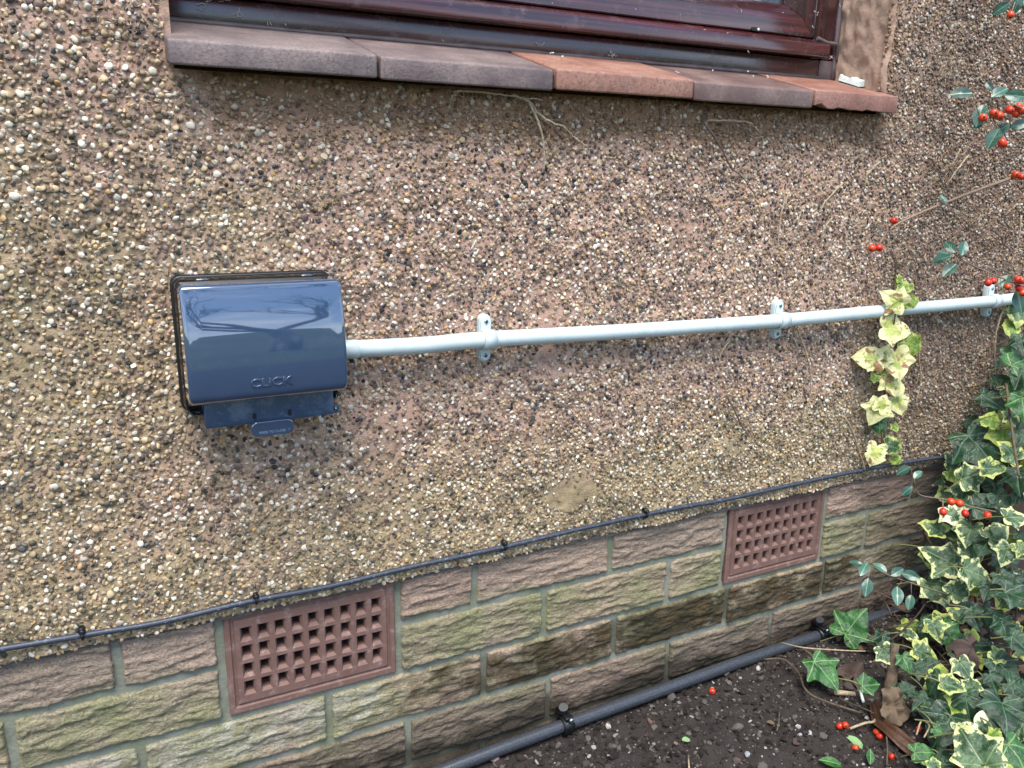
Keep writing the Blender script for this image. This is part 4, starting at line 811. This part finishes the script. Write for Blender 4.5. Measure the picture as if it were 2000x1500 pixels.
# ------------------------------------------------------------------ yellowing trail of ivy on the wall
TB = at(1725, 905, -.02); trail = thing('ivy_trail', 'thin hanging trail of yellowing cream ivy leaves across the conduit', 'ivy', TB)
MB().tube(smooth_path([at(u, v, y) for u, v, y in [(1752, 505, -.014), (1748, 560, -.018), (1750, 600, -.046), (1745, 640, -.045), (1738, 700, -.022), (1728, 760, -.02), (1722, 820, -.02), (1724, 880, -.022), (1738, 892, -.03)]], 6), .0013, 6).build('stem', M_stem, trail, TB)
for (u, v, s, ang, k, mi, y) in [(1764,562,30,30,'lime',0,-.025),(1750,586,58,-60,'ylw',1,-.048),(1775,590,36,80,'lime',4,-.05),(1745,642,66,100,'ylw',0,-.05),(1779,672,56,110,'lime',4,-.032),(1700,702,60,-80,'ylw',2,-.03),(1726,695,44,30,'ylw',0,-.028),(1752,705,70,175,'ylw',0,-.038),(1735,748,50,150,'ylw',1,-.034),(1752,755,40,160,'ylw',2,-.03),(1708,738,22,-20,'lime',0,-.025),(1722,722,26,20,'lime',3,-.025),(1712,800,58,200,'ylw',1,-.03),(1722,790,40,30,'ylw',2,-.036),(1753,788,48,150,'ylw',3,-.03),(1718,828,36,180,'green',2,-.028),(1748,834,20,160,'lime',0,-.026),(1710,884,48,200,'ylw',4,-.03),(1742,872,46,110,'vlime',4,-.03),(1750,897,26,130,'lime',2,-.03),(1778,560,18,40,'lime',0,-.02),(1757,545,18,0,'lime',2,-.02)]:
    P = at(u, v, y); put_leaf(trail, TB, ivy_data(mi, k), P, px(P)[2]/FPX*s*.86, ang, Vector((-.15, -1, .35))*.7+toC(P)*.6+Vector([R3.uniform(-.3, .3) for _ in range(3)]))
# ------------------------------------------------------------------ berry sprigs
def berry_mat():
    m = NM('berry'); n = m.noise(3, 3, .5, m.tex()); m.set(Base_Color=m.mix(m.objrnd(), m.mix(n, srgb(168, 26, 20), srgb(198, 46, 28)), m.mix(n, srgb(184, 50, 22), srgb(206, 84, 36))), Roughness=.28, Specular_IOR_Level=.5, Subsurface_Weight=.0); return m.m
M_berry = berry_mat(); M_calyx = simple('calyx', srgb(44, 26, 18), .9)
bm = bmesh.new(); bmesh.ops.create_uvsphere(bm, u_segments=14, v_segments=10, radius=1)
for v_ in bm.verts: v_.co.z *= 1.22; v_.co *= 1-.10*max(0, v_.co.z)**3
for f in bm.faces: f.smooth = True
ME_b = bpy.data.meshes.new('berry'); bm.to_mesh(ME_b); bm.free(); ME_b.materials.append(M_berry)
bm = bmesh.new(); 
for k in range(5): bmesh.ops.create_cone(bm, segments=5, radius1=.22, radius2=0, depth=.30, matrix=Matrix.Rotation(k*1.256, 4, 'Z') @ Matrix.Translation((.17, 0, 1.0)) @ Matrix.Rotation(.5, 4, 'Y'))
ME_c = bpy.data.meshes.new('calyx'); bm.to_mesh(ME_c); bm.free(); ME_c.materials.append(M_calyx)
def berry(parent, P0, P, r, ax):
    o = bpy.data.objects.new('berry', ME_b); C.objects.link(o); q = Vector(ax).to_track_quat('Z', 'Y').to_matrix().to_4x4(); M_ = Matrix.Translation(Vector(P)-Vector(P0)) @ q @ Matrix.Diagonal((r, r, r, 1))
    if parent is not None: o.parent = parent
    o.matrix_local = M_
    c = bpy.data.objects.new('calyx', ME_c); C.objects.link(c); c.parent = o; return o
M_twig = simple('berry_twig', srgb(128, 106, 88), .7, .25, 300, .4, 500)
def sprig(label, stem, leafs, berries, y, r0=.0016, bsz=15):
    g = lambda q: at(q[0], q[1], q[2] if len(q) > 2 else y); P0 = g(stem[0]); t = thing('berry_sprig', label, 'berry sprig', P0, 'cotoneaster sprigs with red berries'); S_ = smooth_path([g(q) for q in stem], 6)
    MB().tube(S_, [r0*(1-.55*i/len(S_)) for i in range(len(S_))], 7).build('twig', M_twig, t, P0)
    near = lambda P: min(S_, key=lambda s: (s-P).length); b = MB()
    for i, (u, v, s, ang) in enumerate(leafs):
        P = at(u, v, y-.006+R3.uniform(-.006, .006)); A = put_leaf(t, P0, SM[i % 3], P, px(P)[2]/FPX*s, ang, toC(P)+Vector((R3.uniform(-.6, .6), 0, R3.uniform(.1, .9)))); N = near(A); b.tube([A, A.lerp(N, .5)+Vector((0, 0, -.001)), N], .0006, 5)
    for (u, v) in berries:
        P = at(u, v, y-.008+R3.uniform(-.004, .004)); N = near(P); berry(t, P0, P, px(P)[2]/FPX*bsz*.5*R3.uniform(.82, 1.0), (P-N)+Vector((0, -.004, -.004))); b.tube([P, P.lerp(N, .5), N], .0009, 5)
    if b.v: setp(b.build('leaf_stalks', M_twig, t, P0), kind='stuff')
    return t
sprig('sprig with one leaf and one berry in the top right corner', [(2080, 90), (2005, 20), (1980, -20)], [(1962, 12, 34, 250), (1988, 2, 34, 200)], [(1974, 29)], -.16, .0035, 17)
sprig('leafy sprig with a cluster of red berries level with the sill end', [(2120, 205), (2010, 200), (1960, 215), (1918, 240)], [(1886, 182, 42, 275), (1917, 216, 46, 200), (1946, 184, 38, 60), (1975, 186, 40, 100), (1912, 242, 26, 220), (1962, 248, 34, 240), (1945, 262, 44, 215), (1985, 246, 34, 80), (1935, 172, 22, -30), (1990, 205, 34, 120)], [(1941, 221), (1951, 226), (1972, 215), (1984, 222), (1989, 208), (1997, 215), (1920, 230), (1958, 280)], -.17, .0018, 18)
sprig('long bare twig reaching left with berries at its tip', [(2120, 288), (2000, 338), (1900, 375), (1800, 415), (1742, 445), (1716, 478)], [(1840, 386, 22, 160)], [(1746, 431), (1703, 485), (1717, 484), (1984, 341), (1995, 345)], -.12, .0030, 16)
sprig('sprig with a fan of dark leaves and berries above the conduit end', [(2120, 590), (2010, 562), (1930, 532), (1880, 508), (1862, 492)], [(1848, 502, 38, 270), (1860, 486, 34, 330), (1880, 490, 34, 25), (1860, 522, 38, 225), (1845, 494, 22, 300), (1960, 556, 36, 20), (1990, 580, 46, 170)], [(1930, 552), (1940, 549), (1968, 560), (1988, 546), (1994, 548), (1990, 563), (1997, 572)], -.10, .0016, 15)
sprig('twig with five orange berries lying across the ivy', [(2040, 1020), (1980, 1007), (1900, 990), (1850, 976), (1800, 968), (1788, 955)], [(1770, 916, 30, 250), (1790, 930, 24, 40), (1775, 955, 26, 230)], [(1858, 980), (1874, 983), (1842, 1000), (1885, 1003), (1929, 1007)], -.15, .0016, 16)
sprig('low twig with rounded dark leaves in front of the bricks', [(1990, 1200), (1900, 1178), (1870, 1168), (1790, 1142), (1740, 1125), (1700, 1105), (1678, 1092)], [(1690, 1106, 34, 210), (1676, 1100, 24, 300), (1694, 1140, 36, 190), (1724, 1112, 30, -30), (1748, 1120, 30, 60), (1772, 1122, 34, 110), (1753, 1156, 38, 185), (1778, 1170, 30, 190), (1886, 1177, 38, 190), (1980, 1120, 40, 110)], [(1899, 1160), (1888, 1230), (1907, 1226)], -.12, .0018, 14)
# ------------------------------------------------------------------ dry roots clinging to the wall
M_root = simple('dry_root', srgb(160, 142, 116), .85, .3, 260, .4, 500); M_rootd = simple('grey_root', srgb(104, 88, 74), .85, .3, 260, .4, 500)
ROOT = [([(1000,185),(1035,200),(1052,222),(1080,240),(1100,247),(1120,268),(1148,288)],.0012,'thick pale root curling out from under the terracotta sill tile'),([(1035,200),(1045,225),(1057,255),(1063,290),(1063,335)],.0013,'pale root hanging straight down beside the curling one under the sill'),([(1376,238),(1410,290),(1430,330),(1450,345),(1480,390)],.0011,'long thin dark root slanting down right below the sill'),([(1382,235),(1450,237),(1470,245),(1485,262)],.0011,'short root running level just under the sill'),
([(1542,375),(1525,420),(1518,490)],.0013,'straight pale root stem in the middle right of the wall'),([(1568,400),(1558,440),(1565,462)],.0010,'short thin root right of the straight pale root'),([(1645,358),(1615,390),(1600,415)],.0012,'pale root slanting down left below the end tile'),([(1718,315),(1695,340),(1688,370)],.0011,'curved pale root below the right end of the sill'),([(1625,425),(1608,450),(1603,490)],.0011,'curved root below the slanting pale root'),([(1378,385),(1395,410),(1415,440)],.0010,'short dark root left of centre right above the conduit'),
([(1470,485),(1488,503),(1510,522)],.0009,'small root above the middle conduit clip'),([(1876,291),(1868,308),(1858,325)],.0011,'short white root stub on the far right wall'),([(1891,303),(1872,328),(1853,356)],.0012,'longer white root stub on the far right wall'),([(1808,312),(1830,335),(1843,365)],.0010,'brown curved root on the far right wall'),([(1424,665),(1408,690),(1403,716)],.0012,'hooked pale root just below the conduit'),([(1418,770),(1435,800),(1448,830),(1463,852)],.0013,'dark root low on the wall left of the second air brick'),
([(1556,640),(1575,690),(1583,730),(1582,775),(1565,820)],.0011,'long bent root hanging below the middle conduit clip'),([(1646,812),(1665,840),(1680,890),(1690,915)],.0013,'root reaching down to the cable near the ivy trail'),([(1792,670),(1798,740),(1788,787)],.0011,'thin root right of the yellow ivy trail'),([(1964,590),(1945,660),(1944,740)],.0013,'root hanging below the right end of the conduit'),([(1150,548),(1147,580),(1151,605)],.0008,'tiny vertical root above the left part of the conduit'),([(890,178),(960,182),(1010,190),(1060,195)],.0009,'thin root lying along the underside of the sill'),
([(1900,625),(1912,650),(1905,690)],.0009,'faint root under the conduit near the large dark ivy leaves'),([(1545,590),(1555,610),(1548,625)],.0008,'tiny root beside the top of the middle clip'),([(1995,420),(1990,470),(1975,520)],.0012,'pale root at the right edge above the conduit')]
for i, (pts, rr, lb) in enumerate(ROOT):
    Q = smooth_path([at(u+R3.uniform(-1, 1), v, -.0195-R3.uniform(0, .004)) for u, v in pts], 7); Q = [q+Vector((R3.uniform(-1, 1), R3.uniform(-.6, .6), R3.uniform(-1, 1)))*.0008 for q in Q]
    b = MB().tube(Q, [1.4*rr*(1-.5*k/len(Q))*R3.uniform(.8, 1.2) for k in range(len(Q))], 6)
    for _ in range(3):
        k = R3.randrange(len(Q)); b.tube([Q[k], Q[k]+Vector((R3.uniform(-1, 1), -.2, R3.uniform(-1, .3)))*.006, Q[k]+Vector((R3.uniform(-1, 1), .2, R3.uniform(-1, .3)))*.012], rr*.3, 4)
    setp(b.build('dry_root', M_rootd if 'dark' in lb or 'brown' in lb else M_root, None), lb, 'root', 'dry climber roots left on the wall')
# fine fibres around the old roots
b = MB()
for (u, v, n, L) in [(640, 375, 60, .012), (600, 260, 30, .01), (240, 40, 40, .01), (1590, 490, 40, .012), (1600, 400, 25, .01), (1850, 330, 90, .016), (1700, 450, 60, .014), (1760, 240, 60, .012), (1850, 120, 80, .016), (1900, 420, 70, .016), (1820, 520, 50, .014), (1640, 540, 40, .012), (1500, 420, 30, .012), (1780, 620, 40, .014), (1400, 60, 0, .01), (690, 690, 0, .01), (1550, 730, 25, .012), (1880, 640, 50, .014), (1950, 250, 30, .012), (1620, 930, 30, .012), (500, 1150, 0, .01), (900, 180, 25, .01), (1300, 200, 25, .01), (1640, 230, 20, .012)]:
    for _ in range(n):
        P = at(u+R3.gauss(0, 28), v+R3.gauss(0, 22), -.0145-R3.uniform(0, .003)); a = R3.uniform(0, 6.28); d = Vector((math.cos(a), R3.uniform(-.2, .1), math.sin(a)))*L*R3.uniform(.3, 1); k = Vector((R3.uniform(-1, 1), 0, R3.uniform(-1, 1)))*L*.25; b.tube([P, P+d*.5+k, P+d], .00038, 4)
setp(b.build('root_fibres', M_root), 'fine pale root fibres scattered over the pebbledash', 'root fibres', kind='stuff')
# ------------------------------------------------------------------ things lying on the soil
for (u, v, lb) in [(1391, 1350, 'single fallen orange-red berry beside the black pipe'), (1641, 1418, 'left fallen red berry of a touching pair on the soil'), (1651, 1416, 'right fallen red berry of a touching pair on the soil'), (1713, 1430, 'smaller upper fallen berry of the pair near the brown leaf'), (1719, 1438, 'larger lower fallen berry of the pair near the brown leaf'), (1742, 1478, 'fallen orange-red berry nearest the bottom edge'), (1671, 1461, 'split orange fallen berry below the small green leaf'), (1795, 1425, 'fallen red berry behind the big brown leaf')]:
    P = on_soil(u, v, .004); o = berry(None, (0, 0, 0), P, px(P)[2]/FPX*6.6, (R3.uniform(-1, 1), -R3.random(), .3)); setp(o, lb, 'berry', 'berries fallen on the soil')
def dry_leaf_mat(name, a, c, rough=.75):
    m = NM(name); p = m.tex(); n = m.noise(40, 5, .65, p); m.set(Base_Color=m.mix(n, srgb(*a), srgb(*c)), Roughness=rough); m.bump(m.noise(90, 5, .7, p), .5, .004); return m.m
M_dry = dry_leaf_mat('dry_leaf', (80, 66, 50), (122, 104, 82)); M_strap = dry_leaf_mat('strap_leaf', (48, 31, 22), (90, 62, 44), .5); M_fresh = dry_leaf_mat('fresh_leaf', (110, 150, 92), (150, 182, 128), .5); M_dkleaf = dry_leaf_mat('rotting_leaf', (58, 44, 38), (86, 68, 60))
DEAD = [leaf_mesh('fallen_leaf', ivy_outline(.9, 1, 1.1), seed=61+i, fold=.35-.6*i, droop=.7, wave=.22) for i in range(2)]
def one_leaf(u, v, s, ang, me0, mat, label, lift=.006, nrm=(.1, -.3, 1)):
    me = me0.copy(); me.materials.clear(); me.materials.append(mat); me.name = 'fallen_leaf'; P = on_soil(u, v, lift); o = bpy.data.objects.new('fallen_leaf', me); C.objects.link(o); M_ = orient(P, ang, Vector(nrm)); sz = px(P)[2]/FPX*s; o.matrix_world = Matrix.Translation(P-M_ @ Vector((0, .35*sz, 0))) @ M_.to_4x4() @ Matrix.Diagonal((sz, sz, sz, 1)); setp(o, label, 'leaf', 'leaves fallen on the soil')
one_leaf(1750, 1380, 66, 100, DEAD[0], M_dry, 'crisp pale brown dead ivy leaf beside the woody stem', .03, (-.2, -.8, .7)); one_leaf(1666, 1446, 40, 150, SM[0], M_fresh, 'small pale green leaf lying among the fallen berries')
one_leaf(1630, 1490, 44, -60, SM[1], IM['green'], 'dark green leaf at the bottom edge of the soil'); one_leaf(1700, 1482, 30, 20, SM[2], IM['green'], 'small bright green seedling leaf near the bottom edge', .012, (-.2, -.7, .7)); one_leaf(1672, 1312, 78, 30, DEAD[1], M_dkleaf, 'large dark rotting leaf under the low ivy leaves', .012); one_leaf(1338, 1445, 20, 60, SM[1], M_fresh, 'tiny green leaf scrap on the left of the soil'); one_leaf(1720, 1165, 50, 200, DEAD[0], M_dkleaf, 'brown dead leaf at the foot of the bricks', .02, (-.2, -.9, .5)); one_leaf(1898, 1275, 60, 160, DEAD[1], M_dkleaf, 'dark brown dead leaf caught inside the ivy', .07, (-.2, -.9, .5)); one_leaf(1508, 1412, 16, -50, SM[0], M_dry, 'small curled straw-coloured leaf on the soil'); one_leaf(1555, 1450, 26, 40, SM[2], M_dkleaf, 'small dark dead leaf on the soil')
# folded brown strap leaf
SPX = [(1712, 1375), (1722, 1408), (1745, 1428), (1778, 1455), (1812, 1478), (1850, 1497), (1900, 1522)]; Q = smooth_path([on_soil(u, v, .014) for u, v in SPX], 6); b = MB(); V = []; n = len(Q); wN = 17
for i, q in enumerate(Q):
    d = (Q[min(i+1, n-1)]-Q[max(i-1, 0)]).normalized(); s_ = d.cross(Vector((0, 0, 1))).normalized(); w = .0145*math.sin(math.pi*min(1, .12+.9*i/n))**.5
    for k in range(wN): t = k/(wN-1)*2-1; V.append(q+s_*w*t+Vector((0, 0, .010*(1-abs(t))+.0026*math.sin(t*13+.4*math.sin(i*.2))-.003*abs(t)+.002*float(vn(i*.3, t*2)))))
b.add(V, [(i*wN+k, i*wN+k+1, (i+1)*wN+k+1, (i+1)*wN+k) for i in range(n-1) for k in range(wN-1)], True); me_o = b.build('strap_leaf', M_strap); md = me_o.modifiers.new('thickness', 'SOLIDIFY'); md.thickness = .0009; setp(me_o, 'long folded brown dead leaf lying at the foot of the ivy', 'leaf')
for i, (pts, rr, mt, lb, lf) in enumerate([([(1490,1288),(1530,1288),(1560,1315),(1572,1345),(1600,1365),(1680,1392)],.0016,M_stem,'brown curved stalk arching over the soil towards the ivy',.012), ([(1525,1255),(1570,1265),(1640,1270),(1690,1272)],.0011,M_root,'pale straw stem lying above the end of the black pipe',.035), ([(1660,1423),(1690,1412),(1708,1408),(1718,1385)],.0019,M_root,'forked pale twig beside the fallen pair of berries',.010), ([(1730,1428),(1733,1460),(1732,1495)],.0012,M_stem,'thin upright brown twig near the bottom edge',.006), ([(1522,1390),(1521,1412),(1517,1428)],.0011,M_stem,'tiny brown twig standing on the soil',.008), ([(1344,1475),(1346,1500)],.0012,M_root,'pale twig end at the bottom edge of the soil',.006), ([(1640,1365),(1690,1385),(1720,1400)],.0010,M_stem,'fine brown twig by the strap leaf',.008), ([(1790,1435),(1800,1408),(1815,1418),(1805,1440)],.0012,M_root,'looped pale stem over the brown strap leaf',.03), ([(1632,1352),(1668,1356)],.0042,M_root,'short broken piece of cane on the soil',.006), ([(1680,1350),(1686,1370)],.0022,simple('white_stick', srgb(214, 220, 222), .5),'small white stick under the curled ivy leaf',.008), ([(1650,1130),(1720,1160),(1790,1190)],.0012,M_stem,'dry brown stalk against the foot of the bricks',.03), ([(1740,1250),(1770,1225),(1800,1190),(1815,1160)],.0016,M_stem2,'dark bare stem rising into the ivy',.05)]):
    P = [on_soil(u, v, lf+(.006 if 0 < k < len(pts)-1 else 0)) for k, (u, v) in enumerate(pts)]; setp(MB().tube(smooth_path(P, 5), rr, 7).build('twig', mt), lb, 'twig', 'twigs on the soil')
# leaf litter and broken stalks packed between plinth and ivy
b = MB(); R5 = random.Random(21)
for _ in range(260):
    x, y = R5.uniform(.80, 1.28), -R5.uniform(.012, .26)
    if x < .9 and y < -.14 and R5.random() < .8: continue
    z = float(soil_h(x, y))+R5.uniform(.002, .030)*(1 if x > .92 else .35); L = R5.uniform(.010, .030); a = R5.uniform(0, 6.28); d = Vector((math.cos(a), math.sin(a), R5.uniform(-.4, .5)))*L; s_ = Vector((-math.sin(a), math.cos(a), R5.uniform(-.6, .6)))*L*.38; q = Vector((x, y, z)); k = Vector((0, 0, R5.uniform(-.4, .6)*L*.4))
    if R5.random() < .62: b.add([q, q+d*.3+s_+k, q+d*.35, q+d*.3-s_*.8, q+d*.75+s_*.7, q+d*.75+k, q+d*.75-s_*.6+k, q+d*1.1], [(0, 2, 1), (0, 3, 2), (1, 2, 5, 4), (2, 3, 6, 5), (4, 5, 7), (5, 6, 7)], True)
    else: b.tube([q, q+d*1.0+k, q+d*2.1], R5.uniform(.0005, .0012), 5)
def litter():
    m = NM('leaf_litter'); p = m.pos(); n = m.voro(60, p, 'F1', 'Color'); m.set(Base_Color=m.mix(m.sep(n)[0], srgb(46, 34, 28), srgb(122, 98, 76)), Roughness=.85); return m.m
setp(b.build('leaf_litter', litter()), 'brown leaf litter and broken stalks packed under the ivy', 'leaf litter', kind='stuff')
# ------------------------------------------------------------------ weathered post behind the ivy
def wood():
    m = NM('weathered_wood'); p = m.tex(); g = m.noise(1, 5, .7, m.map(p, (120, 120, 6))); m.set(Base_Color=m.mix(g, srgb(34, 24, 19), srgb(88, 66, 54)), Roughness=.85); m.bump(g, .6, .003); return m.m
Pp = at(1955, 1120, -.05); b = MB().box((Pp.x-.045, -.075, -.36), (Pp.x+.055, .0-.012, .03)); setp(b.build('wooden_post', wood(), None, None, bevel=.004), 'dark weathered wooden post hidden behind the ivy', 'post')
# ------------------------------------------------------------------ bare tree across the garden (mirrored in the lid)
TP = Vector((1.25, -7.5, -.3)); tree = thing('bare_tree', 'bare tree mirrored in the glossy socket lid', 'tree', TP); b = MB(); R4 = random.Random(3)
def limb(P, d, L, r, k, b):
    pts = [P]; q = Vector(P)
    for i in range(4): d = (d+Vector([R4.uniform(-.22, .22) for _ in range(3)])+Vector((0, 0, .05))).normalized(); q = q+d*L/4; pts.append(q.copy())
    b.tube(pts, [r*(1-.12*i) for i in range(5)], 6 if k > 2 else 4, False)
    if k > 0:
        for _ in range(3): limb(pts[R4.randrange(2, 5)], (d+Vector((R4.uniform(-1, 1), R4.uniform(-1, 1), R4.uniform(-.1, .8)))).normalized(), L*.68, r*.55, k-1, b)
t1 = MB(); t1.tube([TP, TP+Vector((.05, 0, 1)), TP+Vector((-.05, 0, 1.9))], [.17, .14, .12], 10); t1.build('trunk', M_stem2, tree, TP)
for i in range(4): limb(TP+Vector((-.05, 0, 1.75)), Vector((R4.uniform(-1, 1), R4.uniform(-.6, .6), R4.uniform(.5, 1.2))).normalized(), 1.9, .08, 4, b)
b.build('branches', M_stem2, tree, TP)
